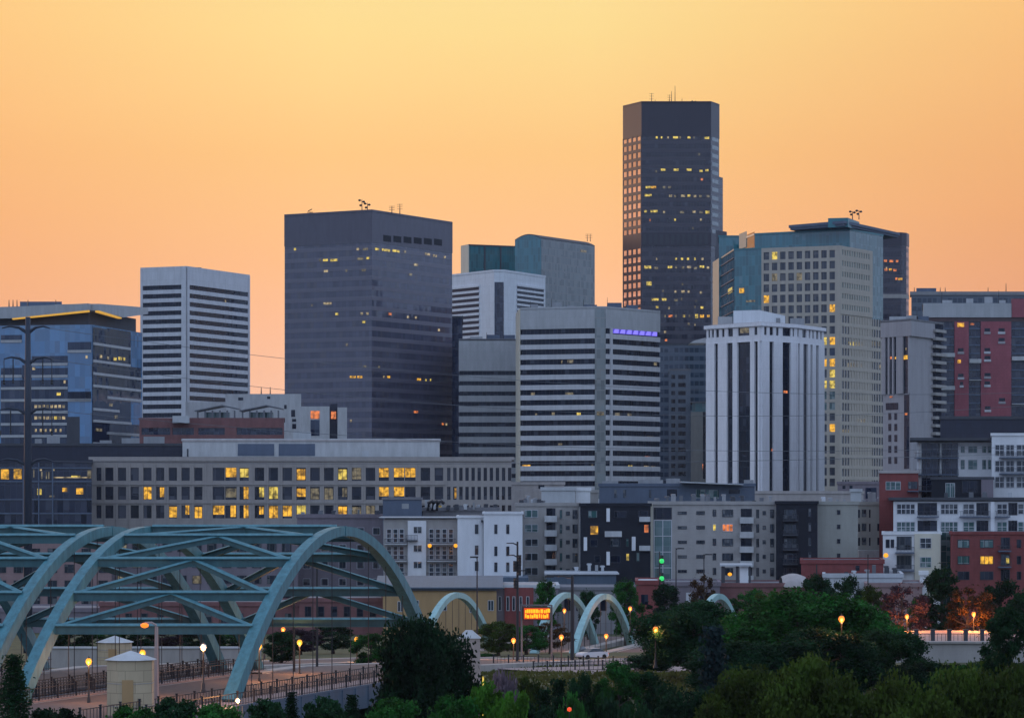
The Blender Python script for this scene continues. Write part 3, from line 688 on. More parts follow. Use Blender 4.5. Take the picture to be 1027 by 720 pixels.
# 4 slab tower peeping out behind it
p = slab(440, 464, 1290, 40); b = Bld('office_tower', 'narrow dark blue slab just right of the brown glass tower', p, 'tower'); b.body(Z(318, 1290), 'g_navy', 'glazing'); b.roof(Z(318, 1290), 'roof_dark', .5)

# 5 low grey banded block
p = slab(461, 545, 1180, 40); b = Bld('office_building', 'grey block with dark window bands and a tall blank top storey', p)
banded(b, 1180, 372, 10.3, 4.2, 12, 'grey_cap', 'g_ribbon', 341); b.roof(b.top, parapet=.5, t=.35); b.finish()

# 6 white tower with a slot
D6 = 1400; p = [(X(452, 1432), 1432), (X(495.5, 1402), 1402), (X(505.5, 1402), 1402), (X(547, 1440), 1440), (X(547, 1440) - 20, 1475), (X(452, 1432) + 6, 1475)]
b = Bld('office_tower', 'white tower split by a dark vertical slot between two ribbed sides', p, 'tower'); zt = Z(271.5, D6); b.body(zt, 'white_panel'); b.roof(zt, parapet=.6, pm='white_panel')
b.pwin(b.faces[1], 496, 505.2, 283, 420, 'g_navy', d=.1)
for k in range(18): y = 289.5 + k * 5.6; b.pwin(b.faces[0], 453.5, 480.5, y - .5, y + 2.6, 'navy_wall', d=.1, name='ribbon_window')
for k in range(8): y = 289 + k * 4.8; b.pwin(b.faces[2], 518.5, 545.2, y, y + 2.6, 'g_ribbon', d=.1, name='ribbon_window')
for k in range(19): b.pbox(b.faces[0], 453, 480.8, 287.2 + k * 5.6, 289.2 + k * 5.6, .02, .6, 'white_panel', 'spandrel')
for k in range(8): b.pbox(b.faces[2], 518.2, 545.6, 286.8 + k * 4.8, 288.8 + k * 4.8, .02, .6, 'white_panel', 'spandrel')
b.finish()

# 7 teal glass tower with curved top, and its lower left wing
b = Bld('office_tower', 'teal and grey glass tower with a shallow arched roof behind the white slotted one', corner(516.5, 543, 596.5, 1560, 32), 'tower'); p = b.plan
zt = Z(239.5, 1560); m = MB(); f = b.faces[0]; m.pane(f, 0, f.w, GZ, zt, .05); b.part(m, 'teal_glazing', 'g_teal'); b.body(zt, 'g_grey', 'grey_glazing')
m = MB(); f0 = b.faces[0]; f1 = b.faces[1]; arc = []
for k in range(9): a = k / 8; arc.append((a * f0.w, zt + 4.0 * sin(pi * (a * .75 + .12)) - 1.2))
back = f1.d * f1.w
for (u0, z0), (u1, z1) in zip(arc, arc[1:]):
    q0, q1 = Vector(f0.pt(u0)), Vector(f0.pt(u1)); r0, r1 = q0 + back, q1 + back
    m.hexa([(*q0, zt), (*q1, zt), (*r1, zt), (*r0, zt), (*q0, z0), (*q1, z1), (*r1, z1), (*r0, z0)])
b.part(m, 'arched_roof', 'roof_dark'); m = MB()
for (u0, z0), (u1, z1) in zip(arc, arc[1:]): m.quad((*f0.pt(u0, .06), zt), (*f0.pt(u1, .06), zt), (*f0.pt(u1, .06), z1 - .5), (*f0.pt(u0, .06), z0 - .5))
b.part(m, 'gable_glazing', 'g_teal')
for px in (589, 592): antenna(b, px, 1600, zt + 2, 4, 'array')
lits(b, b.faces[1], [(585, 252, 6, 'lit_dim')])
b2 = Bld('wing', '', corner(463, 470.5, 520, 1600, 66), of=b); z2 = Z(246, 1600); b2.body(z2, 'g_teal', 'wing'); b2.roof(z2, 'roof_dark', .5)
m = MB(); f = b2.faces[0]; m.fbox(f, 0, f.w, GZ, z2 + .4, .02, .5); b2.part(m, 'end_wall', 'cream_clad')  # left-facing end coloured cream to imitate orange sky glow
for px in (486, 502): m = MB(); f = b2.faces[1]; m.fbox(f, f.u(px) - .4, f.u(px) + .4, GZ, z2, .02, .35); b2.part(m, 'fin', 'roof_dark')
b2.finish()

# 8 central banded office with a lit violet band
P8 = [(519, 1140), (523, 1109), (595.5, 1100), (608, 1101), (661, 1127)]; p = [(X(a, d), d) for a, d in P8]; p += [(p[-1][0] - 12, 1165), (p[0][0] + 8, 1168)]
b = Bld('office_building', 'wide grey office with dark ribbon windows and a violet lit strip at top right', p)
banded(b, 1100, 329.2, 10.2, 5.3, 16, 'grey_band', 'g_ribbon', 308.8, t=.4, capmat='grey_cap'); b.roof(b.top, parapet=.6, pm='grey_cap', t=.4)
f = b.faces[2]; m = MB(); m.pane(f, .3, f.w - .3, Z(500, 1100), b.top - .4, .46); b.part(m, 'corner_glazing', 'g_grey')
f = b.faces[3]; b.pbox(f, 611.2, 613.4, 329, 500, .04, .55, 'grey_band', 'pier')
f0 = b.faces[0]; m = MB(); m.fbox(f0, 0, f0.w, GZ, b.top + .3, .42, .7); b.part(m, 'end_wall', 'cream_clad')  # cream end wall puts the orange sky glow into its colour
# violet display band
D = 1112; z0, z1 = Z(335.4, D), Z(329.4, D); u0, u1 = f.u(614), f.u(659)
m = MB(); m.pane(f, u0, u1, z0, z1, .10); disp = b.part(m, 'light_band', 'purple_dim')
seg = (u1 - u0) / 7
for k in range(7):
    m = MB(); a = u0 + seg * k; pts = [(a + .5, z0 + .1), (a + seg * .9, z0 + .1), (a + seg * 1.0, z1 - .1), (a + seg * .45, z1 - .1)]
    m.ngon([(*f.pt(u, .16), z) for u, z in pts]); m.build('light_segment', 'lit_purple', disp)
lits(b, b.faces[1], [(572, 362.5, 6, 'lit_dim'), (563.5, 363, 1.2, 'lit_pale'), (534.5, 395, 4, 'lit_dim'), (571, 395, 8, 'lit_dim'), (555, 415, 3, 'lit_dim'), (538, 416, 2, 'lit_dim'), (580.5, 415, 4, 'lit_yellow'), (562, 446, 4, 'lit_dim'), (528, 467.5, 8, 'lit_amber'), (594, 467, 2, 'lit_dim')], h=3)
lits(b, b.faces[2], [(600.5, 414.6, 7, 'lit_pale')], h=3)
m = MB(); f = b.faces[2]; m.pane(f, 1, f.w - 1, Z(416.5, 1100), Z(412.8, 1100), .6); b.part(m, 'lit_window', 'lit_dim')
lits(b, b.faces[3], [(657, 365, 3, 'lit_dim'), (619, 415.5, 5, 'lit_dim'), (631, 416, 4, 'lit_dim'), (632, 459, 4, 'lit_orange'), (649, 459, 5, 'lit_orange'), (656, 459.5, 5, 'lit_orange'), (632, 468, 4, 'lit_yellow'), (648, 468.5, 5, 'lit_pale'), (655, 469, 4, 'lit_pale'), (652, 439, 6, 'lit_dim')], h=3)
b.finish()

# 9 tallest tower
P9 = [(625, 1517), (643.5, 1500), (713, 1500), (721.3, 1511)]; p = [(X(a, d), d) for a, d in P9]; p += [(p[-1][0] - 2, 1540), (p[0][0] + 3, 1540)]
b = Bld('skyscraper', 'tallest tower, dark with chamfered corners and masts on its roof', p, 'skyscraper'); zt = Z(103, 1500); zc = Z(137, 1500)
b.body(zc, 'g_tower', 'glazing'); b.ring(zc + .003, zt, .15, 'cap', 'tower_granite'); b.roof(zt, 'roof_dark', .6, 'tower_granite', t=.15)
b.ring(Z(246.5, 1500), Z(233.5, 1500), .25, 'mechanical_band', 'tower_granite')
f = b.faces[1]
for k in range(12): b.pwin(f, 645 + k * 5.6, 648.2 + k * 5.6, 235, 245, 'roof_dark', d=.3, name='louvre')
f = b.faces[0]; rows = [137.6 + 8.42 * k for k in range(12)] + [250.5 + 8.42 * k for k in range(9)]
m = MB(); zz = sorted((Z(y + 5.2, 1508), Z(y, 1508)) for y in rows)
cols = [(f.w * (k / 4 + .035), f.w * ((k + 1) / 4 - .035)) for k in range(4)]
b.grid(f, cols, zz, .3, 'tower_granite', Z(340, 1508), zc, name='corner_facing')
for a, c in zz:
    for u, v in cols: b.win(f, u, v, a, c, 'g_mirror', d=.1)
f = b.faces[2]
for y in rows[:12]: b.pwin(f, 714, 720.3, y + .6, y + 4.6, 'g_grey', d=.1, name='ribbon_window')
b2 = Bld('x', '', [(X(714, 1504), 1504), (X(725, 1519), 1519), (X(725, 1519) - 2, 1545), (X(714, 1504), 1545)], of=b); b2.body(Z(177, 1512), 'g_tower', 'side_bay')
b2 = Bld('x', '', [(X(714, 1503), 1503), (X(729, 1515), 1515), (X(729, 1519) - 2, 1545), (X(714, 1504), 1545)], of=b); b2.body(Z(232, 1512), 'tower_granite', 'side_bay')
antenna(b, 653.5, 1510, zt, 6, 'array'); antenna(b, 671.5, 1512, zt, 5.5, 'array'); antenna(b, 673.5, 1510, zt, 7, 'mast'); antenna(b, 677, 1508, zt, 9.5, 'mast'); antenna(b, 684, 1508, zt, 3, 'mast'); antenna(b, 696, 1508, zt, 1.6, 'dish'); antenna(b, 657, 1512, zt, 3)
LT = [(658.7, 138), (663.5, 138, 1.4), (670, 138, 1.4, 'lit_pale'), (677.5, 138, 5), (682, 138, 1.6, 'lit_pale'), (691, 138, 3), (696, 138, 1, 'lit_dim'), (709, 138.6, 4.5), (665, 170.5, 4.5), (678, 170.5, 5), (691, 170.5, 5), (703, 171.7, 3), (709, 171, 3), (658, 172, 1.5, 'lit_dim'), (701, 155, 1.8, 'lit_dim'), (704, 180, 2.2, 'lit_orange'), (650, 188, 5, 'lit_yellow'), (655.5, 188, 5, 'lit_amber'), (666, 188, 2.5, 'lit_dim'), (671.5, 188, 3, 'lit_dim'), (650, 196, 7), (672.5, 196.5, 3, 'lit_pale'), (677, 197, 2, 'lit_dim'), (685, 196.5, 4, 'lit_pale'), (691, 196.5, 3), (697, 197, 2.5, 'lit_pale'), (702.5, 197, 2.5, 'lit_dim'), (710, 197, 3, 'lit_dim'), (647.5, 212, 2.6), (656, 212, 7, 'lit_yellow'), (666, 213, 2, 'lit_pale'), (684, 213, 4, 'lit_dim'), (696, 212.5, 3, 'lit_pale'), (703, 213, 3, 'lit_dim'), (709.5, 213, 4, 'lit_yellow', 3), (677, 220.5, 1.8), (703, 220.5, 1.8, 'lit_pale'), (652, 221, 1.2, 'lit_orange'), (695, 229, 1.4, 'lit_dim'),
      (658.6, 259.7, 1.2, 'lit_pale'), (678, 259.7, 1.8), (684, 259.7, 2.2), (690, 259.7, 2.2), (697, 259.7, 1.6), (704.5, 259.7, 2, 'lit_pale'), (649.6, 268, 7, 'lit_yellow', 2.8), (658, 269, 4, 'lit_dim'), (672, 268, 4.5), (678, 268, 2, 'lit_dim'), (685, 268.5, 3, 'lit_dim'), (691, 268, 4, 'lit_pale'), (697.5, 269, 3, 'lit_dim'), (704, 267.6, 4.5), (710, 268.5, 2.4, 'lit_pale'), (651, 284.4, 5, 'lit_yellow', 4), (684.5, 285, 1.4, 'lit_dim'), (677.3, 292.5, 2, 'lit_pale'), (685, 292.5, 3.5, 'lit_pale'), (690.6, 292.5, 2, 'lit_pale'), (703, 293.5, 2, 'lit_pale'), (665, 292, 1, 'lit_dim'),
      (657, 300.4, 7, 'lit_yellow'), (666, 300.4, 4.5), (678, 301, 3.4, 'lit_dim'), (683.6, 300, 1, 'lit_dim'), (698, 302, 1, 'lit_dim'), (659, 308, 2.4, 'lit_yellow'), (671, 309, 1.4, 'lit_pale'), (697, 308, 1.2, 'lit_dim'), (704, 308.5, 3), (660, 316.5, 2, 'lit_amber', 4), (667, 317, 1.4, 'lit_dim'), (672.5, 317, 4, 'lit_orange'), (678, 317, 1.2, 'lit_dim'), (686, 317, 2), (691.4, 317, 1.2, 'lit_dim'), (698.6, 317, 3, 'lit_yellow', 4), (704, 317, 4, 'lit_amber', 3), (710.4, 317, 2.6, 'lit_amber'), (690.6, 325, 2, 'lit_dim'), (697, 325.5, 1, 'lit_pale'), (667, 333, 2.2, 'lit_pale'), (668, 341, 2.4, 'lit_orange')]
lits(b, b.faces[1], LT); b.finish()

# 10 blue-grey blocks between the banded office and the white ribbed tower
p = slab(655, 712, 1300, 35); b = Bld('office_building', 'blue-grey office with small windows at the foot of the tallest tower', p); zt = Z(345, 1300); b.body(zt, 'g_slate', 'glazing'); b.roof(zt, 'roof_dark', .5)
p = slab(671, 692.5, 1245, 30); b = Bld('office_building', 'narrow grey building with paired dark windows at the foot of the tallest tower', p); zt = Z(372, 1245); b.body(zt, 'blue_grey'); f = b.faces[0]; b.roof(zt)
for k in range(13):
    y = 376 + k * 8.1; b.pwin(f, 673.2, 677.2, y, y + 4, 'g_dark', d=.02); b.pwin(f, 680.2, 687.6, y, y + 4, 'g_dark', d=.02)
b.grid(f, [(f.u(673.2), f.u(677.2)), (f.u(680.2), f.u(687.6))], [(Z(380 + k * 8.1, 1245), Z(376 + k * 8.1, 1245)) for k in range(13)], .3, 'blue_grey', GZ, zt)
p = slab(692.8, 712, 1235, 30); b = Bld('office_building', 'plain brown-grey block with a glass top touching the white ribbed tower', p); zt = Z(413, 1235); b.body(zt, 'taupe'); f = b.faces[0]; b.pwin(f, 693, 706, 406.5, 411.5, 'g_window_green', d=.1) if False else None
m = MB(); m.prism(offs(p, -.5), zt + .01, Z(404, 1235)); b.part(m, 'glass_storey', 'g_teal'); m = MB(); m.prism(offs(p, .2), Z(404, 1235), Z(402.5, 1235)); b.part(m, 'roof', 'roof_mid')
m = MB(); f = b.faces[0]; m.fbox(f, f.u(705), f.u(708), Z(480, 1235), Z(413, 1235), .01, .15); b.part(m, 'window', 'g_dark')
lits(b, f, [(706.5, 468, 4, 'lit_orange', 6)]); b.finish()

# 11 white ribbed tower
P11 = [(709.5, 969), (763, 950), (797, 961), (825, 981)]; p = [(X(a, d), d) for a, d in P11]; p += [(p[-1][0] - 10, 1005), (p[0][0] + 8, 1003)]
b = Bld('office_tower', 'white tower of broad vertical ribs and dark slots with a cornice and rooftop box', p, 'tower'); zt = Z(323.5, 950)
b.body(zt - .5, 'white_stone'); b.ring(Z(327, 950), zt, 1.1, 'cornice', 'white_stone'); b.ring(Z(342, 950), Z(336.5, 950), .5, 'band_course', 'white_stone'); b.roof(zt, 'roof_pale', 0)
zw0, zw1 = Z(336.4, 950), Z(327.1, 950)
CW = {0: [(711.5, 713), (714.8, 717), (719, 722), (725, 727.5), (731, 736), (741, 752.5), (757.5, 760.5)], 1: [(765.5, 768), (771, 774.5), (777.5, 780), (784, 792), (794, 795.5)], 2: [(798.5, 800), (803.5, 807.5), (810, 811.5), (813.5, 815), (817.5, 819.5), (821.5, 823)]}
SW = {0: [(718, 721.4), (730.4, 736.2), (741, 753.8), (758, 761.4)], 1: [(770.2, 774.4), (783.4, 791.6)], 2: [(798.5, 800.3), (803.8, 808.6), (811, 813.2), (816.8, 819.4)]}
for k in range(3):
    f = b.faces[k]; c1 = [(f.u(a), f.u(c)) for a, c in CW[k]]; c2 = [(f.u(a), f.u(c)) for a, c in SW[k]]
    b.grid(f, c1, [(zw0 + .2, zw1 - .2)], .45, 'white_stone', zw0, zw1, name='crown_wall'); b.grid(f, c2, [(GZ + 12, Z(342.3, 950))], .7, 'white_stone', GZ, Z(342.1, 950), name='rib')
    for a, c in c1: b.win(f, a, c, zw0, zw1, 'g_dark', d=.05)
    for a, c in c2: b.win(f, a, c, GZ + 12, Z(342.3, 950), 'g_dark', d=.05)
pp = corner(735.5, 762, 787.5, 966, 20); m = MB(); m.prism(pp, zt, Z(311, 966)); b.part(m, 'penthouse', 'white_panel')
lits(b, b.faces[0], [(747, 331.5, 9, 'lit_dim')], h=5); lits(b, b.faces[1], [(787.5, 393, 4, 'lit_orange')], h=2.4); lits(b, b.faces[1], [(774, 451, 1.5, 'lit_orange')]); lits(b, b.faces[2], [(811.6, 360, 1.3, 'lit_pale')])
x0 = X(692, 972); m = MB(); m.hexa([(x0, 972, Z(344, 972)), (X(708, 972), 972, Z(344, 972)), (X(708, 972), 985, Z(344, 972)), (x0, 985, Z(344, 972)), (x0 + 1.5, 972, Z(341.5, 972)), (X(708, 972), 972, Z(338.5, 972)), (X(708, 972), 985, Z(338.5, 972)), (x0 + 1.5, 985, Z(341.5, 972))]); b.part(m, 'canopy', 'roof_white')
b.finish()

# 12 tan gridded tower with teal glass upper volumes and a saucer roof
P12 = [(764, 1124), (842, 1112), (874.5, 1137)]; p = [(X(a, d), d) for a, d in P12]; p += [(p[-1][0] - 14, 1165), (p[0][0] + 9, 1165)]
b = Bld('office_tower', 'tan gridded tower wrapped in teal glass under a dark flat overhanging roof', p, 'tower'); zt = Z(248, 1112); b.body(zt, 'tan_stone'); b.roof(zt, 'roof_mid', 0)
f = b.faces[0]; xc = [768.9 + 8.26 * k for k in range(9)]; ry = [252 + 10.85 * k for k in range(22)]
cols = [(f.u(x - 2.75), f.u(x + 2.75)) for x in xc]; rows = [(Z(y + 7.6, 1118), Z(y, 1118)) for y in ry]
b.grid(f, cols, rows, .4, 'tan_stone', GZ, zt + .6, u1=f.w + .4)
LITW = {(1, 0): 'lit_yellow', (0, 4): 'lit_amber', (8, 5): 'lit_amber', (1, 2): 'lit_dim', (4, 2): 'lit_dim', (7, 8): 'lit_yellow', (8, 8): 'lit_amber', (7, 10): 'lit_amber', (8, 10): 'lit_amber', (8, 11): 'lit_yellow', (7, 12): 'lit_yellow', (8, 12): 'lit_yellow', (8, 16): 'lit_amber', (7, 14): 'g_window_green', (8, 14): 'g_window_green', (7, 13): 'g_window_green', (8, 13): 'g_window_green', (8, 9): 'g_blue_dark', (7, 9): 'g_blue_dark'}
for j, (a, c) in enumerate(rows):
    for i, (u, v) in enumerate(cols):
        if j >= 8 and i < 7: continue
        q = LITW.get((i, j), 'g_ribbon_light')
        b.win(f, u, v, a, c, q, d=.05)
f = b.faces[1]
for k in range(6): y = 252.5 + 10.8 * k; b.pwin(f, 843.5, 872, y + .3, y + 5.6, 'g_pale_row', d=.06, name='window_row')
m = MB(); zs = []
for k in range(6): D = f.D(858); zs.append((Z(252.8 + 10.8 * k + 5.3, D), Z(252.8 + 10.8 * k, D)))
n = 12; w = f.u(872) - f.u(843.5); cc = [(f.u(843.5) + w * (k + .18) / n, f.u(843.5) + w * (k + .72) / n) for k in range(n)]
b.grid(f, cc, zs, .3, 'tan_stone', Z(316, 1120), zt + .6)
# lower, wider part of the right wall
b3 = Bld('x', '', [(X(842.2, 1112.2), 1112.2), (X(886.5, 1147), 1147), (X(886.5, 1147) - 14, 1170), (X(842.2, 1120), 1160)], of=b); b3.body(Z(316.2, 1115), 'tan_stone', 'lower_wing')
f = b3.faces[0]; zs = []; n = 16
for k in range(17): y = 318.5 + 10.85 * k; zs.append((Z(y + 7.4, f.D(864)), Z(y, f.D(864))))
u0, u1 = f.u(843.5), f.u(885.5); cc = [(u0 + (u1 - u0) * (k + .14) / n, u0 + (u1 - u0) * (k + .84) / n) for k in range(n)]
b3.grid(f, cc, zs, .3, 'tan_stone', GZ, Z(316.2, 1115))
for k, (a, c) in enumerate(zs): m = MB(); m.pane(f, u0, u1, a, c, .06); b3.part(m, 'window_row', 'g_ribbon_light')
lits(b3, f, [(852 + 3.2 * k, 344.8, 2, 'lit_yellow' if k in (0, 1) else 'lit_dim') for k in range(11)] + [(850 + 3.2 * k, 366, 1.8, 'lit_dim') for k in range(5)] + [(871, 366, 4, 'lit_dim'), (883, 368, 2, 'lit_pale')] + [(860 + 3 * k, 422, 2, 'lit_dim') for k in range(5)] + [(845 + 3 * k, 432.5, 1.6, 'lit_dim') for k in range(3)], h=4)
# teal volumes
T1 = [(742, 1176), (757, 1150), (852, 1130), (885.5, 1155)]; q = [(X(a, d), d) for a, d in T1]; q += [(q[-1][0] - 12, 1190), (q[0][0] + 8, 1195)]
b4 = Bld('x', '', q, of=b); z4 = Z(230.5, 1130); b4.body(z4, 'g_teal', 'teal_volume'); b4.roof(z4, 'roof_dark', .4, 'teal_panel')
f = b4.faces[0]; b4.pbox(f, 742, 749, 233.5, 249, .02, .3, 'cream', 'end_panel'); b4.pwin(f, 749.5, 757, 234, 249, 'g_navy', d=.1, name='louvre')  # cream of the left-facing strip stands for orange sky glow
f = b4.faces[2]; m = MB(); m.pane(f, 0, f.w, Z(318, 1140), z4, .06); b4.part(m, 'pale_glazing', 'g_teal_pale')
T3 = [(716, 1215), (736.5, 1150), (772, 1141)]; q = [(X(a, d), d) for a, d in T3]; q += [(q[-1][0], 1190), (q[0][0] + 14, 1230)]
b5 = Bld('x', '', q, of=b); z5 = Z(250.5, 1150); b5.body(z5, 'g_teal', 'teal_wing'); b5.roof(z5, 'roof_dark', .3, 'teal_panel')
f = b5.faces[0]; m = MB(); m.fbox(f, 0, f.u(723.4), GZ, z5 + .3, .02, .5); b5.part(m, 'end_panel', 'cream')  # same cream, sky glow painted into the left-facing strip
m = MB(); m.pane(f, f.u(723.6), f.w, GZ, z5 - .5, .06); b5.part(m, 'dark_glazing', 'g_navy')
m = MB()
for k in range(18): z = z5 - 3 - 4.1 * k; m.fbox(f, f.u(723.6), f.w, z - .35, z, .06, .4)
b5.part(m, 'ledge', 'slate_wall')
b6 = Bld('x', '', slab(721, 745, 1190, 30), of=b); b6.body(Z(237, 1190), 'g_teal', 'teal_wing'); b6.roof(Z(237, 1190), 'roof_dark', .3, 'teal_panel')
lits(b, b5.faces[1], [(744, 291.5, 5, 'lit_amber', 5), (753, 302, 9, 'lit_dim', 2)]); lits(b, b5.faces[0], [(732.5, 291.5, 5, 'lit_yellow', 5)])
def ngon_plan(cx, cy, rx, ry, n, a0=0): return [(cx + rx * cos(2 * pi * k / n + a0), cy + ry * sin(2 * pi * k / n + a0)) for k in range(n)]
def prc(px, D): return (X(px, D), D)
pl = [prc(791, 1139), prc(847, 1120), prc(902.5, 1172), prc(852, 1200)]; za, zb = Z(226.3, 1120), Z(221.3, 1120)
m = MB(); m.prism(offs(pl, -.5), za, za + .8, False, True); m.prism(pl, za + .8, zb, True, True); b.part(m, 'overhanging_roof', 'slate_wall')
m = MB(); m.prism(offs(pl, -9), z4, za - .01); b.part(m, 'plant_room', 'roof_mid'); m = MB(); m.prism([prc(830.5, 1124.5), prc(850.5, 1122.5), prc(862, 1140), prc(840, 1150)], z4 + .3, Z(218.6, 1123)); b.part(m, 'upper_plant_room', 'teal_panel')
antenna(b, 855, 1163, Z(219.5, 1160), 3.2, 'dish'); antenna(b, 861.5, 1163, Z(219.5, 1160), 3.6, 'dish'); b.finish()

# 13 dark tower behind it
p = [(X(880, 1400), 1400), (X(904, 1400), 1400), (X(909, 1403), 1403), (X(911.5, 1410), 1410), (X(911.5, 1410), 1440), (X(880, 1400), 1440)]
b = Bld('office_tower', 'dark tower with rounded corner rising behind the tan gridded one', p, 'tower'); zt = Z(234, 1400); b.body(zt, 'g_tower', 'glazing'); b.ring(Z(246, 1400), zt + .4, .15, 'cap', 'tower_granite'); b.ring(Z(299, 1400), Z(295, 1400), .12, 'ledge', 'taupe')
lits(b, b.faces[0], [(888, 261.7, 3, 'lit_orange'), (894, 262, 4, 'lit_orange'), (899.7, 262, 2.4, 'lit_orange'), (888.5, 270.5, 3, 'lit_orange'), (893, 270.5, 3, 'lit_amber'), (897.5, 271, 3, 'lit_orange'), (903, 280, 4, 'lit_amber'), (899, 279.6, 2, 'lit_orange'), (889, 269, 1.4, 'lit_pale')]); b.finish()

# 14 lavender stone tower
P14 = [(885.5, 905), (913, 895), (944, 916)]; p = [(X(a, d), d) for a, d in P14]; p += [(p[-1][0] - 5, 940), (p[0][0] + 5, 938)]
b = Bld('apartment_tower', 'lavender-grey stone tower with a heavy plain cap left of the red brick one', p, 'tower'); zt = Z(321, 895); b.body(zt, 'lavender_stone'); b.ring(Z(337, 895), zt, .7, 'cap', 'lavender_stone'); b.roof(zt, parapet=.4, t=.7)
f = b.faces[0]; c = [(889, 891.6), (893.3, 895.9), (897.5, 900.2), (906.8, 912)]; cols = [(f.u(a), f.u(e)) for a, e in c]
b.grid(f, cols, [(Z(395, 900), Z(337.3, 900))], .6, 'lavender_stone', Z(395, 900), Z(337.2, 900))
for a, e in cols: b.win(f, a, e, Z(395, 900), Z(337.3, 900), 'g_dark', d=.05)
b.pwin(f, 906.8, 912, 395.5, 470, 'g_dark', d=.05); b.pwin(f, 888.5, 901, 404, 411, 'g_dark', d=.05)
for k in range(5): b.pwin(f, 891, 894, 414 + 11 * k, 421 + 11 * k, 'g_dark', d=.05); b.pwin(f, 897, 900, 414 + 11 * k, 421 + 11 * k, 'g_dark', d=.05)
f = b.faces[1]; zs = [(Z(325.5 + 7.9 * k + 5, f.D(940)), Z(325.5 + 7.9 * k, f.D(940))) for k in range(15)]
for k, (a, e) in enumerate(zs):
    b.win(f, f.u(935.5), f.w, a, e, 'g_dark', d=.75 if k < 2 else .05, name='window')
    m = MB(); m.fbox(f, f.u(934), f.w + .6, a - 1.0, a - .1, 0, 1.5); b.part(m, 'balcony', 'stone_grey')
lits(b, b.faces[0], [(894.5, 358.8, 2.4, 'lit_orange'), (899, 359, 2.2, 'lit_amber'), (908.5, 358.4, 4, 'lit_amber', 4), (894, 398, 3, 'lit_orange', 1.6), (909, 415, 2.4, 'lit_orange'), (909, 350, 1, 'lit_pale')]); b.finish()

# 15 red brick tower
p = slab(925.5, 1075, 945, 30, th=1); b = Bld('apartment_tower', 'plum-red brick apartment tower with dark window shafts and a pale top band', p, 'tower'); zt = Z(305, 945); f = b.faces[0]; b.body(zt - .3, 'g_navy', 'glazing')
b.pbox(f, 925.5, 1014, 304.5, 318.5, .02, .9, 'grey_cap', 'top_band'); b.pbox(f, 926.5, 1075, 318.7, 322.5, .02, .5, 'dark_roof_trim', 'soffit'); b.pbox(f, 1014.2, 1075, 300, 318.5, .02, 1.1, 'brick_tower', 'parapet_wall')
for x0, x1 in ((957, 971.2), (983.4, 1013.8)): b.pbox(f, x0, x1, 322.6, 520, .02, .7, 'brick_tower', 'brick_pier')
b.roof(zt, parapet=.3)
def ledge(x0, x1, y, mat='frame_white'):
    b.pbox(f, x0, x1, y - 1.1, y + 1.2, .71, .95, mat, 'window_ledge'); b.pwin(f, x0 + .5, x1 - .5, y - 4.6, y - 1.4, 'g_dark', d=.73)
for x0, x1, y in ((986.5, 993, 334), (1000.5, 1007.7, 334), (1000.5, 1007.7, 343.7), (986.5, 993, 353.7), (986.5, 993.5, 361.7), (960, 966.5, 354), (960, 966.5, 379.5), (986.5, 993.5, 378.7), (1001, 1008, 403.8), (987, 993.5, 412), (962, 966, 387.6), (986.5, 993, 387)): ledge(x0, x1, y, 'frame_white' if (int(x0 + y) % 3) else 'lavender_stone')
for k in range(12):
    y = 329 + k * 8.3
    for x0, x1 in ((946, 956.5), (971.7, 983), (1014.5, 1040)):
        if k < 10: b.pbox(f, x0, x1, y, y + 1.3, .02, .45, 'slate_wall', 'spandrel')
for x0, x1, y, sld in ((931, 957, 357.5, 1), (937, 957, 390.5, 1), (971.6, 983.4, 363.5, 1), (971.6, 983.4, 381, 0), (1014.4, 1032, 361, 1), (1014.4, 1034, 405, 0), (928, 938, 338, 1), (928, 938, 348, 1), (928, 938, 370, 1), (928, 938, 380, 1), (928, 940, 402, 1), (928, 940, 412, 1)): b.balcony(f, x0, x1, y, 1.6, 'concrete_light', 'concrete_light' if sld else 'rail', solid=bool(sld))
for k in range(11): b.pbox(f, 926.5, 933, 326 + 9 * k, 330 + 9 * k, .02, .5, 'stone_grey', 'spandrel')
lits(b, f, [(963, 325, 8, 'lit_amber', 4), (975, 325, 4, 'lit_orange'), (1008, 395, 1, 'lit_pale')], h=2); m = MB(); b.lit(f, 961.6, 362.6, 3.4, 3.4, 'lit_amber', d=.8); b.lit(f, 963, 326, 7, 4, 'lit_amber', d=.8)
b.finish()

# 16 long dark roofs behind at the right
p = slab(914, 1100, 1300, 14); b = Bld('office_building', 'long low dark block on the skyline behind the red brick tower', p); zt = Z(296, 1300); b.body(zt, 'g_slate', 'glazing'); b.ring(zt, Z(292.5, 1300), .6, 'parapet', 'grey_cap_dark')
m = MB(); m.prism(slab(919, 939, 1310, 15), zt, Z(289, 1310)); b.part(m, 'plant_room', 'slate_wall')
for px in (917, 943, 948, 991, 1009): antenna(b, px, 1305, Z(292.5, 1300), 2.2 if px != 1009 else 4)
b.finish()

# ------------------------------------------------------------------ middle distance
# dark navy block right, above the flats
p = slab(943, 1080, 690, 20); b = Bld('office_building', 'plain navy windowless block under the red brick tower', p); b.body(Z(419, 690), 'navy_wall'); b.roof(Z(419, 690), 'roof_dark', .4)
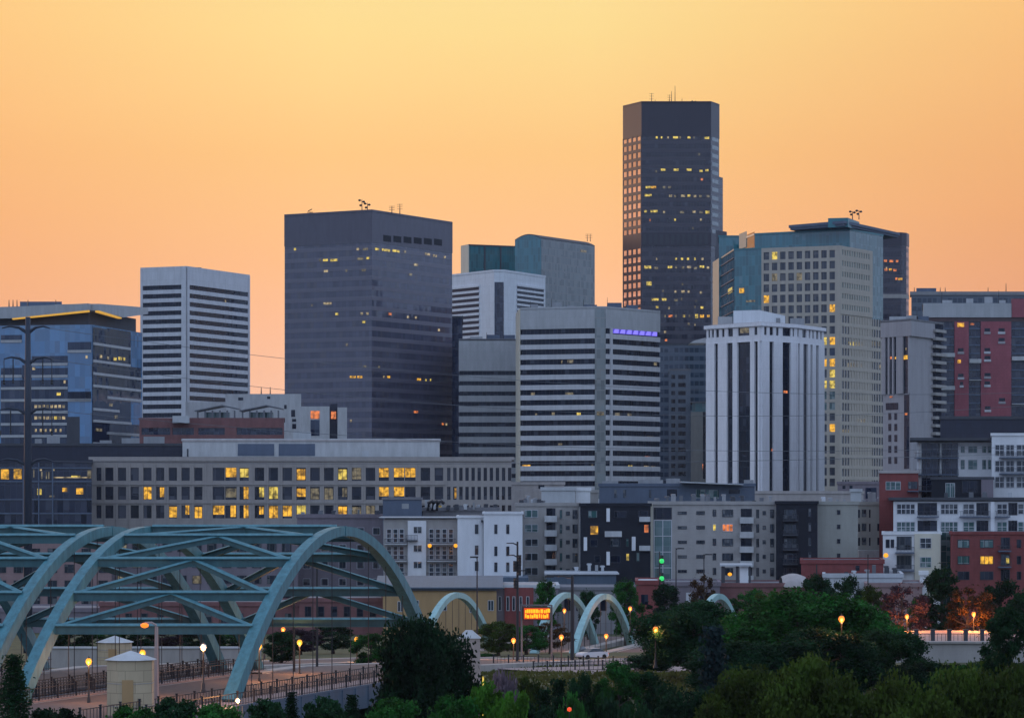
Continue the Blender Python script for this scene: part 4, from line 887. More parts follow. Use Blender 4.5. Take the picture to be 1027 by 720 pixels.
# brown brick parking block with rooftop pavilions
p = slab(140, 285, 900, 30); b = Bld('parking_garage', 'brown brick parking building with long dark openings and two rooftop pavilions', p); f = b.faces[0]; zt = Z(420, 900); b.body(zt, 'brick_brown', base=GZ); b.roof(zt, parapet=.3, pm='brick_brown')
cols = [(142, 171), (173, 194.6), (199, 225.6), (237.5, 283.5)]; cu = [(f.u(a), f.u(c)) for a, c in cols]; b.grid(f, cu, [(Z(436, 900), Z(429, 900))], .5, 'brick_brown', GZ, zt)
for a, c in cu: b.win(f, a, c, Z(436, 900), Z(429, 900), 'g_navy', d=.05, name='opening')
for x0, x1 in ((195, 238), (240, 282)):
    D = 905; xa, xb, xm = X(x0, D), X(x1, D), X((x0 + x1) / 2 + 6, D); za, zb = Z(411.5, D), Z(406, D); m = MB()
    m.hexa([(xa, D, za - .3), (xm, D, zb - .3), (xm, D + 12, zb - .3), (xa, D + 12, za - .3), (xa, D, za), (xm, D, zb), (xm, D + 12, zb), (xa, D + 12, za)]); m.hexa([(xm, D, zb - .3), (xb, D, za + .4), (xb, D + 12, za + .4), (xm, D + 12, zb - .3), (xm, D, zb), (xb, D, za + .7), (xb, D + 12, za + .7), (xm, D + 12, zb)])
    pr = b.part(m, 'pavilion', 'grey_metal')
    for k in range(6): px = x0 + 3 + (x1 - x0 - 6) * k / 5; m = MB(); m.box((X(px, D), D + 1, zt), (.5, .5, za - zt)); m.build('post', 'grey_metal', pr)
    m = MB(); m.box(((xa + xb) / 2, D + 7, zt), (xb - xa - 6, 4, za - zt - .4)); m.build('screen', 'g_teal_pale', pr)
b.finish()
# white-grey stepped block behind it
p = slab(186, 302, 960, 25); b = Bld('office_building', 'pale grey stepped block with two orange lit windows at its right end', p); f = b.faces[0]; zt = Z(395, 960)
m = MB(); m.prism(slab(226, 302, 960, 25), GZ, zt); m.prism(slab(186, 225.9, 960, 25), GZ, Z(403, 960)); m.prism(slab(302.1, 330.5, 960, 25), GZ, Z(407.5, 960)); m.prism(slab(338.5, 348, 960, 25), GZ, Z(408.5, 960)); b.part(m, 'wall', 'concrete_light')
m = MB(); m.prism(slab(330.6, 338.4, 962, 20), GZ, Z(405, 962)); b.part(m, 'stair_shaft', 'navy_wall')
for x0, x1, y0, y1 in ((239, 244, 398.5, 401.5), (268, 271, 397.5, 400), (285, 287.5, 406, 410), (292, 296, 411, 418), (293, 297, 425, 430), (293, 297, 420, 423)): b.pwin(f, x0, x1, y0, y1, 'g_dark', d=.03)
b.pwin(f, 311.5, 320.5, 421, 437, 'g_blue_dark', d=.04); b.pwin(f, 311.5, 320.5, 412, 420, 'lit_orange', d=.05); m = MB(); m.prism(slab(332, 337, 961.6, .3), Z(420, 961), Z(412.5, 961)); b.part(m, 'window', 'lit_orange')
for px in (262, 271): antenna(b, px, 965, zt, 2.4)
for x0, x1 in ((294, 312), (173, 190)): m = MB(); m.prism(slab(x0, x1, 895, 8), Z(424, 895) if x0 < 200 else Z(440, 895), Z(417, 895) if x0 < 200 else Z(433, 895)); b.part(m, 'roof_unit', 'roof_white')
b.finish()
# navy box left of the beige office
p = slab(-60, 183, 790, 25); b = Bld('warehouse', 'long low navy box behind the beige office at the left', p); b.body(Z(446, 790), 'navy_wall'); b.roof(Z(446, 790), 'roof_dark', .4)
for x0, x1, h in ((35, 42, 1.6), (47, 60, 2.4), (67, 80, 7.5), (122, 140, 1.8), (144, 165, 2.2), (100, 112, 1.2)): m = MB(); m.prism(slab(x0, x1, 800, 8), Z(446, 800), Z(446, 800) + h); b.part(m, 'roof_unit', 'roof_dark' if h > 5 else 'equipment')
# dark glass pavilion
p = slab(-60, 92, 715, 30); b = Bld('office_building', 'dark glass building at the left edge with a few amber lit rooms', p); f = b.faces[0]; zt = Z(463, 715); b.body(zt, 'g_navy', 'glazing'); b.roof(zt, 'roof_dark', .5, 'navy_wall')
for y in (468.5, 482, 500, 514): b.pbox(f, -60, 92, y, y + 1.4, .02, .4, 'slate_wall', 'spandrel')
for px in (23, 38.5, 52.5): b.pbox(f, px, px + 1.2, 464, 540, .02, .5, 'slate_wall', 'mullion')
for px, py, w, h, mt in ((5, 475.5, 8, 10, 'lit_amber'), (17.8, 475.2, 8, 10, 'lit_amber'), (39.6, 493, 4.5, 6, 'lit_yellow'), (65, 491, 5, 4, 'lit_amber'), (80, 492.5, 7, 6, 'lit_amber'), (52, 497.4, 5, 1.6, 'lit_dim'), (72, 478.7, 38, 1.2, 'lit_pale'), (76, 477.7, 9, 1.6, 'lit_yellow'), (41, 471.2, 2, 1.6, 'lit_pale'), (53.5, 471.2, 2, 1.6, 'lit_pale'), (42, 476.5, 1.2, 7, 'lit_dim'), (46.6, 476.5, 1.2, 7, 'lit_dim'), (49, 476.5, 1, 7, 'lit_dim'), (34, 474.5, 1, 8, 'lit_dim'), (89.6, 475.4, 4, 8, 'lit_dim')): b.lit(f, px, py, w, h, mt, d=.06)
b.finish()
# beige office
p = slab(92, 513, 740, 30, th=1.0); b = Bld('office_building', 'long low beige office of square windows, many lit amber', p); f = b.faces[0]; zt = Z(460, 740); b.body(zt, 'beige_office'); b.roof(zt, 'roof_pale', .5, 'beige_office', t=.7)
RW = [(469, 482), (488, 501), (506.5, 519.5)]
def zr(y0, y1): return (Z(y1, 742), Z(y0, 742))
rows = [zr(*r) for r in RW]
xw = [(97, 102)] + [(105.8 + 12.75 * k, 114 + 12.75 * k) for k in range(8)] + [(213.5, 225.4), (226, 237.5), (240.4, 249.6)] + [(255.7 + 13.9 * k, 265.2 + 13.9 * k) for k in range(9)] + [(380, 390), (395, 405.5), (406.2, 416.8), (422, 431.4), (436, 444.6)]
xn = [(448.4 + 6.1 * k, 451.8 + 6.1 * k) for k in range(11)]
b.grid(f, [(f.u(a), f.u(c)) for a, c in xw + xn], rows, .6, 'beige_office', GZ, zt + .3)
LW = {0: {229: 'lit_amber', 231.7: 'lit_amber', 245: 'lit_yellow', 301: 'lit_amber', 343: 'lit_yellow', 357: 'lit_dim', 385: 'lit_amber', 400: 'lit_amber', 411: 'lit_amber'},
      1: {148.4: 'lit_amber', 161: 'lit_amber', 232: 'lit_dim', 245: 'lit_amber', 260: 'lit_yellow', 274: 'lit_yellow', 302: 'lit_amber', 316: 'lit_dim', 330: 'lit_dim', 343.8: 'lit_dim', 385: 'lit_amber', 400: 'lit_amber', 456.2: 'lit_amber'},
      2: {174: 'lit_amber', 187: 'lit_amber', 199: 'lit_amber', 219.5: 'lit_amber', 232: 'lit_amber', 245: 'lit_amber', 260: 'lit_amber', 274: 'lit_amber', 288: 'lit_amber', 302: 'lit_yellow', 343.8: 'lit_amber', 357.7: 'lit_dim', 371.6: 'lit_dim', 380: 'lit_yellow', 440: 'lit_yellow'}}
for j, (a, c) in enumerate(rows):
    for x0, x1 in xw + xn:
        cx = (x0 + x1) / 2; q = 'g_office'
        for k, v in LW[j].items():
            if abs(k - cx) < 3.2: q = v
        u0, u1 = f.u(x0), f.u(x1); b.win(f, u0, u1, a, c, 'g_office', d=.03)
        if q != 'g_office':
            # light fills only part of most windows: furniture, blinds and bulkheads hide the rest
            h0 = a + (c - a) * R.uniform(.0, .3); h1 = c - (c - a) * R.uniform(0, .15); w0 = u0 + (u1 - u0) * R.choice([.04, .04, .45]); w1 = u1 - (u1 - u0) * R.choice([.04, .04, .08])
            if cx in (385.0,) or cx > 393 and cx < 418: h0, h1, w0, w1 = a + .9, c - .1, u0 + .05, u1 - .05
            m = MB(); m.pane(f, w0, w1, h0, h1, .07); b.part(m, 'lit_window', q); m = MB(); m.fbox(f, (w0 + w1) / 2 - .05, (w0 + w1) / 2 + .05, h0, h1, .08, .12); b.part(m, 'mullion', 'frame_dark')
for x in [104.0] + [116.2 + 12.75 * k for k in range(8)] + [211.5, 253] + [267.4 + 13.9 * k for k in range(8)] + [419.2, 433.6, 446.3]:
    if x < 450: m = MB(); m.fbox(f, f.u(x) + .1, f.u(x) + .45, Z(535, 740), zt + .3, .6, .78); b.part(m, 'pilaster', 'beige_office')
b.pbox(f, 92, 513, 460.5, 462.5, .6, .95, 'beige_office', 'cornice'); b.pbox(f, 92, 446, 485, 486.2, .78, .9, 'beige_office', 'string_course'); b.pbox(f, 92, 446, 503.4, 504.6, .78, .9, 'beige_office', 'string_course')
b.finish()
p = slab(183, 441, 775, 22); b = Bld('penthouse_block', 'long pale rooftop storey with dark louvre panels standing behind the beige office front', p); f = b.faces[0]; b.body(Z(441, 775), 'concrete_light'); b.roof(Z(441, 775), 'roof_mid', .3, 'concrete_light')
for x0, x1 in ((238.5, 275), (279.6, 316)): b.pwin(f, x0, x1, 445, 457, 'slate_wall', d=.1, name='louvre')
b.pwin(f, 363, 370, 452, 458, 'roof_white', d=.1, name='door'); b.pbox(f, 183, 441, 441, 442.4, .02, .3, 'roof_pale', 'coping'); b.pwin(f, 187.5, 189, 450, 458, 'roof_dark', d=.1, name='door')

def roofkit(prefix, x0, x1, D, py, n, seed):
    for o in bpy.data.objects:
        if o.get('label', '').startswith(prefix):
            rr = random.Random(seed)
            for k in range(n):
                a = x0 + (x1 - x0) * (k + rr.random() * .5) / n; m = MB(); w = rr.uniform(2.5, 7) * D / 1200; pl = slab(a, a + w / D * F, D, 5); z = Z(py, D); m.prism(pl, z - 3, z + rr.uniform(.9, 2.2)); m.build('roof_unit', rr.choice(['equipment', 'slate_wall', 'grey_cap']), o)
                if rr.random() < .4: m = MB(); m.tube([(pl[0][0], D, z), (pl[0][0], D, z + rr.uniform(2.5, 5))], [.12, .06], 4); m.build('antenna', 'black_metal', o)
            return
roofkit('grey block with dark window', 470, 512, 1195, 341, 3, 3)
roofkit('wide grey office', 530, 640, 1135, 309, 6, 4); roofkit('white tower of broad', 712, 815, 985, 323.6, 4, 5); 
roofkit('lavender-grey', 890, 930, 915, 321, 3, 8); roofkit('plum-red', 940, 1020, 955, 304.5, 4, 9)

# blocks standing behind the row of flats
def plain(name, label, x0, x1, y, D, mat, dep=20, wins=(), top='roof_mid', par=.5, th=0, wm='g_window', fr=None, cat='building'):
    p = slab(x0, x1, D, dep, th); b = Bld(name, label, p, cat); b.body(Z(y, D), mat); b.roof(Z(y, D), top, par, mat); f = b.faces[0]
    for w in wins: b.pwin(f, *w[:4], w[4] if len(w) > 4 else wm, d=.04, frame=fr)
    b.finish(); return b
plain('low_building', 'small beige block with roof pipes left of the white plant rooms', 512, 566, 485, 800, 'roof_pale', wins=[(540, 546, 486, 490, 'g_dark')])
plain('low_building', 'smaller beige block tucked behind the white plant rooms', 566, 600, 493, 815, 'taupe')
b = plain('plant_room', 'white windowless rooftop block, the left one of two', 543, 577, 490.5, 700, 'roof_white'); m = MB(); m.prism(slab(558, 574, 702, 6), Z(490.5, 700), Z(489, 700)); b.part(m, 'roof_unit', 'roof_white')
plain('plant_room', 'white rooftop block with a rounded corner, right of its windowless twin', 577.6, 592, 491, 703, 'white')
b = plain('low_building', 'slate-blue low block with green windows and a sloping white roof', 601, 757, 486.5, 780, 'slate_wall', wins=[(616, 618.5, 491, 499), (625, 628, 491, 499), (669, 679, 490.5, 497.5, 'g_dark'), (698, 707, 490.5, 499.5, 'g_window_green'), (708, 721, 491, 500, 'g_window_green'), (731, 742, 490.5, 495, 'g_dark'), (651, 653, 491, 499)])
D = 778; m = MB(); m.hexa([(X(683, D), D - 2, Z(484, D)), (X(745, D), D - 2, Z(486.3, D)), (X(745, D), D + 16, Z(486.3, D)), (X(683, D), D + 16, Z(484, D)), (X(683, D), D - 2, Z(482.6, D)), (X(745, D), D - 2, Z(485.4, D)), (X(745, D), D + 16, Z(485.4, D)), (X(683, D), D + 16, Z(482.6, D))]); b.part(m, 'sloping_roof', 'roof_white')
for x0, x1, h in ((640, 665, .8), (604, 620, .5), (668, 682, 1.2), (746, 756, .8)): m = MB(); m.prism(slab(x0, x1, 785, 6), Z(486.5, 785), Z(486.5, 785) + h + .6); b.part(m, 'roof_unit', 'equipment')
b = plain('low_building', 'long tan low roofline under the white ribbed tower', 755, 866, 494, 820, 'roof_pale')
b = plain('low_building', 'purple-grey low block at the foot of the tan gridded tower', 840, 886, 484.5, 880, 'purple_grey', wins=[(868, 879, 489, 500, 'g_navy'), (845, 848, 487, 490), (852, 855, 487, 490)])
b = plain('low_building', 'small pale rooftop hut right of the long tan roofline', 853, 864, 492, 760, 'roof_white', dep=8)

def clutter(b, x0, x1, y, D, n, seed, hmax=1.7):
    rr = random.Random(seed)
    for k in range(n):
        a = x0 + (x1 - x0) * (k + rr.random() * .6) / n; w = rr.uniform(2, 5); h = rr.uniform(.5, hmax); DD = D + rr.uniform(3, 12); m = MB(); pl = slab(a, a + w, DD, 2.2); m.prism(pl, Z(y, D), Z(y, D) + h)
        if rr.random() < .6: m.lathe(((pl[0][0] + pl[1][0]) / 2, DD + 1, Z(y, D) + h), [(.5, 0), (.5, .3), (.3, .35)], 8)
        b.part(m, 'air_conditioner', rr.choice(['equipment', 'roof_dark', 'roof_white', 'grey_metal']))

# ------------------------------------------------------------------ row of flats
# purple-grey at the left, mostly behind the bridge
b = plain('apartment_building', 'purple-grey brick flats showing above the big arch', 298, 386, 518, 655, 'purple_grey', wins=[(x, x + 7, y, y + 7, 'g_window') for y in (529, 546, 563, 580) for x in (304, 322, 340, 358, 374)], fr='frame_white'); clutter(b, 300, 384, 518, 655, 6, 3)
plain('apartment_building', 'pinkish brick flats behind the left bridge struts', -30, 112, 541, 640, 'brick_pink', wins=[(x, x + 9, y, y + 8, 'g_window') for y in (550, 566, 582, 598) for x in range(-20, 110, 17)], fr='frame_dark')
plain('apartment_building', 'dark grey flats behind the middle of the big bridge', 112, 299, 536, 646, 'purple_grey', wins=[(x, x + 9, y, y + 8, R.choice(['g_window', 'g_window', 'g_window', 'lit_dim'])) for y in (545, 561, 577, 593) for x in range(118, 290, 15)], fr='frame_dark')
# balcony block
p = slab(384.5, 458.5, 612, 18); b = Bld('apartment_building', 'white flats with two stacks of long balconies and two amber lamps', p); f = b.faces[0]; zt = Z(520.5, 612); b.body(zt, 'stone_grey'); b.roof(zt, 'roof_mid', 0)
m = MB(); m.prism(offs(p, .9), zt + .26, Z(518.3, 612)); b.part(m, 'roof_edge', 'roof_white'); b.pbox(f, 409, 427.5, 522, 605, .02, .5, 'white', 'centre_wall')
for x0, x1 in ((386, 408), (428.5, 457.5)):
    for k, y in enumerate((545, 562, 579)):
        b.balcony(f, x0, x1, y, 2.0, 'concrete_light', 'rail')
        n = 3 if x0 < 400 else 4
        for q in range(n): xa = x0 + 2 + (x1 - x0 - 3) * q / n; b.pwin(f, xa, xa + 4.4, y - 14.5, y - 1.2, 'g_window', frame='frame_white', nz=3, d=.04, fw=.12)
for y in (528, 546.5, 563): b.pwin(f, 415, 423, y, y + 6.5, 'g_window', d=.56, frame='frame_white', nx=2)
b.balcony(f, 407, 419, 541.5, 1.4, 'roof_dark', 'rail')
for px in (402.5, 429.3, 458): pass
b.finish()
for px, lb in ((430.5, 'globe of amber light on the balcony, left of the pair'), (456.5, 'globe of amber light on the balcony, right of the pair')): pass
wall_lamps = []
for px in (431, 457): 
    m = MB(); D = 609.2; c = (X(px, D), D - .2, Z(549, D)); m.lathe(c, [(.05, 0), (.3, .12), (.42, .4), (.3, .68), (.05, .8)], 10); b.part(m, 'wall_lamp', 'globe_yellow', smooth=True)
p = slab(384, 423, 640, 12); b = Bld('plant_room', 'slate rooftop plant box behind the balcony flats', p); b.body(Z(499.5, 640), 'slate_wall'); b.roof(Z(499.5, 640), 'roof_mid', .2); b.pwin(b.faces[0], 403, 410, 505, 510, 'equipment', name='vent')
b2 = plain('low_building', 'grey roof with ducts and tanks behind the white flats', 424, 500, 511, 655, 'roof_mid'); clutter(b2, 424, 470, 511, 650, 8, 5, 2.6); clutter(b2, 470, 498, 511, 650, 4, 15, 2)
for k in range(3): m = MB(); x = X(429 + 4.5 * k, 648); m.tube([(x, 648, Z(512, 648)), (x + .2, 648, Z(504, 648)), (x + 1.0, 648, Z(502.5, 648)), (x + 1.6, 648, Z(505, 648))], .38, 7); b2.part(m, 'duct', 'black_metal', smooth=True)
# plain white
p = slab(458.8, 486, 602, 18); b = Bld('apartment_building', 'blank white wall with slit windows beside the balcony flats', p); f = b.faces[0]; b.body(Z(517.8, 602), 'white'); b.roof(Z(517.8, 602), 'roof_mid', .2, 'white'); 
q = slab(485, 524, 600, 18); b2 = Bld('x', '', q, of=b); b2.body(Z(514, 600), 'white', 'tall_wall'); b2.roof(Z(514, 600), 'roof_mid', .2, 'white'); g = b2.faces[0]
for y in (526, 547, 563, 578): b.pwin(f, 476.5, 479.5, y, y + 9, 'g_window', frame='frame_dark')
for y in (526, 548, 564): b2.pwin(g, 496, 498.6, y, y + 9, 'g_window', frame='frame_dark'); b2.pwin(g, 508, 510.6, y, y + 9, 'g_window', frame='frame_dark')
m = MB(); m.fbox(f, f.u(482.5), f.u(485), Z(523.5, 602), Z(521.5, 602), 0, 1.6); b.part(m, 'canopy', 'roof_dark'); m = MB(); m.fbox(f, f.u(484.4), f.u(485), Z(585, 602), Z(523, 602), 0, .6); b.part(m, 'downpipe', 'grey_metal'); b.finish(); b2.finish()
# taupe
p = slab(517.5, 581.5, 616, 20); b = Bld('apartment_building', 'taupe brick flats with a column of green-tinted windows', p); f = b.faces[0]; zt = Z(506, 616); b.body(zt, 'taupe'); b.roof(zt, 'roof_pale', .4, 'taupe'); clutter(b, 520, 545, 506, 618, 7, 8, 1.8)
for k in range(5):
    y = 511.5 + 14.4 * k; b.pwin(f, 526.5, 539.5, y, y + 7.2, 'g_window_green' if k < 2 else 'g_window', frame='frame_white', nx=2, d=.05); b.balcony(f, 546, 558.5, y + 10.6, 1.6, 'concrete_light', 'concrete_light', solid=True); b.pwin(f, 548, 557, y - 2, y + 8, 'g_dark', d=.04)
    b.pwin(f, 561.5, 563.6, y, y + 8.5, 'g_window_green', frame='frame_dark'); b.pwin(f, 567.8, 571.2, y + 1.5, y + 5, 'g_window', frame='frame_dark'); b.pwin(f, 574.4, 579, y, y + 8.5, 'g_window', frame='frame_dark')
for y in (543.7, 558.5): m = MB(); m.fbox(f, f.u(507), f.u(520), Z(y + 1.1, 612), Z(y, 612), 12 if False else 0, 2.2); b.part(m, 'canopy', 'roof_dark')
b.lit(f, 523, 533, 1.4, 7, 'lit_orange', d=.1); b.finish()
# black
p = slab(581.8, 652.5, 606, 20); b = Bld('apartment_building', 'black-clad flats with scattered white panels and one amber window', p); f = b.faces[0]; zt = Z(506, 606); b.body(zt, 'black_clad'); b.roof(zt, 'roof_mid', .3, 'black_clad')
for x0, x1, y0, y1, mt in ((590, 599, 512, 519, 'g_window_green'), (592, 600, 527, 536, 'lit_amber'), (616, 628, 512.5, 519, 'g_dark'), (612.5, 622, 539.5, 548, 'g_window'), (628, 630.4, 540, 548, 'g_window_green'), (638.4, 641.2, 554, 563, 'g_window_green'), (628, 631, 555, 562, 'lit_yellow'), (592, 599, 541, 548, 'g_dark'), (640, 650, 512, 518, 'g_dark'), (596, 602, 557, 564, 'g_dark'), (612, 622, 557, 564, 'g_dark'), (646, 650.5, 526, 534, 'lit_orange')): b.pwin(f, x0, x1, y0, y1, mt, d=.05, frame='frame_dark')
for x0, x1, y0, y1 in ((608.2, 611.6, 509.5, 523), (585.4, 588.8, 538.5, 552), (608.2, 611.6, 553, 566.5), (633.6, 637.4, 538, 552)): b.pbox(f, x0, x1, y0, y1, .02, .18, 'white', 'white_panel')
b.pbox(f, 606.5, 623.5, 532.5, 538.2, .02, .9, 'concrete_light', 'balcony')
for y in (523, 552): b.pbox(f, 641, 652, y - 5, y, .02, 1.2, 'concrete_light', 'balcony')
b.finish()
# grey stone
p = slab(650.8, 778, 608, 20); b = Bld('apartment_building', 'grey stone flats with a tall green glass stairwell at their left end', p); f = b.faces[0]; zt = Z(504.5, 608); b.body(zt, 'stone_grey'); b.roof(zt, 'roof_pale', .4, 'stone_grey'); clutter(b, 655, 775, 504.5, 608, 14, 9, 1.6)
b.pbox(f, 650.8, 654.6, 505, 590, .02, .5, 'cream_clad', 'corner_pier'); b.pwin(f, 656, 673.5, 509, 520.5, 'g_dark', frame='frame_dark', nx=2); b.pwin(f, 656, 673.5, 521.6, 585, 'g_teal_pale', frame='frame_white', nx=2, nz=4, fw=.16)
for k in range(5):
    y = 511 + 14.6 * k
    for x0, x1, a, c in ((680, 688.6, 2, 4.6), (698.6, 706.6, 1.6, 4.8), (715, 718, 0, 6.5), (724.6, 735, 0, 7)):
        mt = 'g_window'
        if k == 1 and x0 == 715: mt = 'lit_yellow'
        if k == 1 and x0 == 724.6: mt = 'lit_orange'
        b.pwin(f, x0, x1, y + a, y + c, mt, frame='frame_dark' if mt == 'g_window' else 'frame_white', nx=1 if x1 - x0 < 5 else 3)
    b.balcony(f, 741.6, 755.2, y + 12.6, 1.6, 'concrete_light', 'concrete_light', solid=True); b.pwin(f, 743, 754, y - 1, y + 9.5, 'g_dark', d=.04)
    b.pwin(f, 758.6, 761, y, y + 8, 'g_window', frame='frame_dark'); b.pwin(f, 765, 767.8, y + 1.5, y + 5, 'g_window', frame='frame_dark'); b.pwin(f, 772.6, 776, y, y + 8, 'g_window', frame='frame_dark')
b.finish()
# black 2
p = slab(778.2, 820, 604, 20); b = Bld('apartment_building', 'black-clad flats between the grey stone and sage-coloured blocks', p); f = b.faces[0]; zt = Z(503.8, 604); b.body(zt, 'black_clad'); b.roof(zt, 'roof_mid', .3, 'black_clad')
for k in range(5):
    y = 511 + 14.6 * k; b.pwin(f, 786.5, 798.5, y, y + 9, 'g_window', frame='frame_dark', nx=3); b.balcony(f, 785, 800, y + 10.5, 1.4, 'roof_dark', 'rail'); b.pwin(f, 810.8, 813.4, y - 1, y + 7, 'g_window', frame='frame_dark')
b.finish()
# sage
p = slab(820.2, 860.5, 607, 20); b = Bld('apartment_building', 'sage-grey blank wall with a single column of tiny windows', p); f = b.faces[0]; zt = Z(504.6, 607); b.body(zt, 'sage'); b.roof(zt, 'roof_pale', .4, 'sage'); clutter(b, 822, 850, 504.6, 607, 4, 12, 1.2)
for k in range(4): b.pwin(f, 839.6, 842.6, 511.5 + 14.5 * k, 515.5 + 14.5 * k, 'g_dark', frame='frame_dark')
b.finish()
p = slab(859, 903, 640, 20); b = Bld('apartment_building', 'recessed sage flats between the blank wall and the red cube', p); f = b.faces[0]; zt = Z(505, 640); b.body(zt, 'sage'); b.roof(zt, 'roof_pale', .4, 'sage'); clutter(b, 862, 885, 505, 640, 4, 22, 2.6)
for k in range(4):
    y = 511 + 14 * k; b.pwin(f, 860.5, 862.5, y, y + 8, 'g_dark'); b.pwin(f, 864.5, 868.5, y, y + 7, 'g_window', frame='frame_dark'); b.pwin(f, 871.5, 873, y, y + 8, 'g_dark'); b.pwin(f, 880, 890.5, y + 14, y + 21, 'g_dark', frame='frame_dark', nx=3)
b.pbox(f, 858.8, 884, 551.5, 560, .02, 4, 'concrete_light', 'terrace'); b.finish()

# right cluster
p = slab(919.5, 1075, 645, 18); b = Bld('apartment_building', 'upper flats with a thin dark roof slab and dark glass balconies at the right', p); f = b.faces[0]; zt = Z(443.6, 645); b.body(zt, 'white'); b.roof(zt, 'roof_mid', 0)
m = MB(); m.prism(slab(912.5, 994, 641, 18), zt + .3, zt + .95); b.part(m, 'roof_slab', 'roof_dark')
b.pwin(f, 923, 960.5, 444.5, 500, 'g_navy', d=.05, name='glass_wall', nx=6, nz=3, frame='slate_wall')
for y in (459, 475.5, 492): b.balcony(f, 917, 960, y, 2.2, 'slate_wall', 'rail')
for x in (922, 942): b.pbox(f, x, x + 1.6, 444.5, 500, .06, 1.0, 'concrete_light', 'post')
for y0, y1 in ((447.5, 454), (461, 470.5)):
    for x0, x1 in ((963.5, 967.5), (971, 980), (985, 989), (990.5, 994)): b.pwin(f, x0, x1, y0, y1, 'g_window_green', frame='frame_white')
b.finish()
p = slab(994.6, 1075, 636, 14); b = Bld('apartment_building', 'white framed flats with gridded windows at the right edge', p); f = b.faces[0]; zt = Z(435.6, 636); b.body(zt, 'white'); b.roof(zt, 'roof_mid', .3, 'white')
for y in (446, 462, 478):
    for x0, x1 in ((998, 1007), (1009, 1017), (1019.5, 1030)): b.pwin(f, x0, x1, y, y + 11, 'g_window', frame='frame_white', nx=2, nz=2, fw=.14)
for y in (458.5, 474.5): b.balcony(f, 1002, 1034, y, 2.0, 'slate_wall', 'rail')
b.finish()
p = slab(881.8, 921, 628, 14); b = Bld('apartment_building', 'red cube-shaped upper flat standing on the roof terrace', p); f = b.faces[0]; b.body(Z(473, 628), 'brick_red'); b.roof(Z(473, 628), 'roof_mid', .3, 'roof_pale')
b.pwin(f, 888.5, 903, 483, 491, 'g_window_green', frame='frame_white', nx=3); b.pwin(f, 911, 920, 483, 490, 'g_window', frame='frame_dark', nx=2); m = MB(); m.fbox(f, f.u(909.5), f.u(920.5), Z(493, 628), Z(492, 628), 0, 1.6); b.part(m, 'balcony', 'slate_wall'); b.finish()
p = slab(934, 996, 625, 12); b = Bld('apartment_building', 'black upper flat with a green glass door on the roof terrace', p); f = b.faces[0]; b.body(Z(479.5, 625), 'black_clad'); b.roof(Z(479.5, 625), 'roof_dark', .3); b.pwin(f, 948.5, 957.5, 484.5, 499, 'g_window_green', frame='frame_white', nx=2); b.pbox(f, 984, 996, 481, 500, .02, .3, 'purple_grey', 'side_panel'); b.pwin(f, 965, 980, 482, 494, 'g_dark', frame='frame_dark', nx=2); b.finish()
p = slab(896, 1075, 612, 20); b = Bld('apartment_building', 'white mid-level flats of wide gridded windows and dark balconies under a dark roof line', p); f = b.faces[0]; zt = Z(502.8, 612); b.body(zt, 'white'); b.roof(zt, 'roof_mid', 0); m = MB(); m.prism(offs(p, 1.0), zt + .26, zt + .85); b.part(m, 'roof_slab', 'roof_dark'); clutter(b, 940, 1020, 500, 616, 4, 33, 1.4)
for y in (504.8, 522.6):
    for x0, x1, nx in ((899.5, 917.5, 4), (943.5, 960.5, 4), (966, 977, 2), (1000, 1010, 2), (1021, 1032, 2)): b.pwin(f, x0, x1, y + .6, y + 10.6, 'g_window' if y < 510 else 'g_window_green', frame='frame_white', nx=nx, nz=2, fw=.14)
    for x0, x1 in ((920.5, 939.5), (979.5, 991), (1011.5, 1020)): b.pwin(f, x0, x1, y - .5, y + 11.4, 'g_dark', frame='frame_dark', nx=3); 
for y in (517.6,): b.balcony(f, 919.5, 940.5, y, 1.8, 'slate_wall', 'rail'); b.balcony(f, 962, 992, y, 1.8, 'slate_wall', 'rail'); b.balcony(f, 998, 1012, y, 1.6, 'slate_wall', 'rail')
for x in (992.8, ): b.pbox(f, x, x + 4, 503, 534, .02, .8, 'white', 'pier')
b.pbox(f, 1000.4, 1015, 505, 533, .08, .12, 'brick_brown', 'panel') if False else None
b.finish()
p = slab(885.5, 943.4, 600, 12); b = Bld('apartment_building', 'white and cream lower flats with a dark bay of balconies', p); f = b.faces[0]; zt = Z(534.6, 600); b.body(zt, 'white'); b.roof(zt, 'roof_mid', .3, 'white'); b.pbox(f, 917, 943, 535, 600, .02, .4, 'cream_clad', 'cream_wall')
b.pwin(f, 888.5, 892, 541, 549, 'g_dark', frame='frame_dark'); b.pwin(f, 893.5, 896.5, 541, 549, 'g_dark', frame='frame_dark')
for y in (538, 557): b.pwin(f, 899.5, 914, y, y + 13, 'g_window', frame='frame_dark', nx=4, d=.05); b.pwin(f, 922.5, 933.5, y + 1.5, y + 11.5, 'g_window' if y < 550 else 'g_window_green', frame='frame_white', nx=2, nz=2, d=.46)
for y in (553.6, 571.5): b.balcony(f, 897.6, 916, y, 1.8, 'slate_wall', 'rail')
b.finish()
p = slab(943.6, 953, 606, 12); b = Bld('stair_tower', 'narrow green glass link between white flats and red brick flats', p); b.body(Z(534, 606), 'g_window_green', 'glazing')
p = slab(953.2, 1075, 598, 20); b = Bld('apartment_building', 'red brick lower flats with green-tinted windows and one amber lit pair', p); f = b.faces[0]; zt = Z(534.4, 598); b.body(zt, 'brick_red'); b.roof(zt, 'roof_mid', .3, 'brick_red')
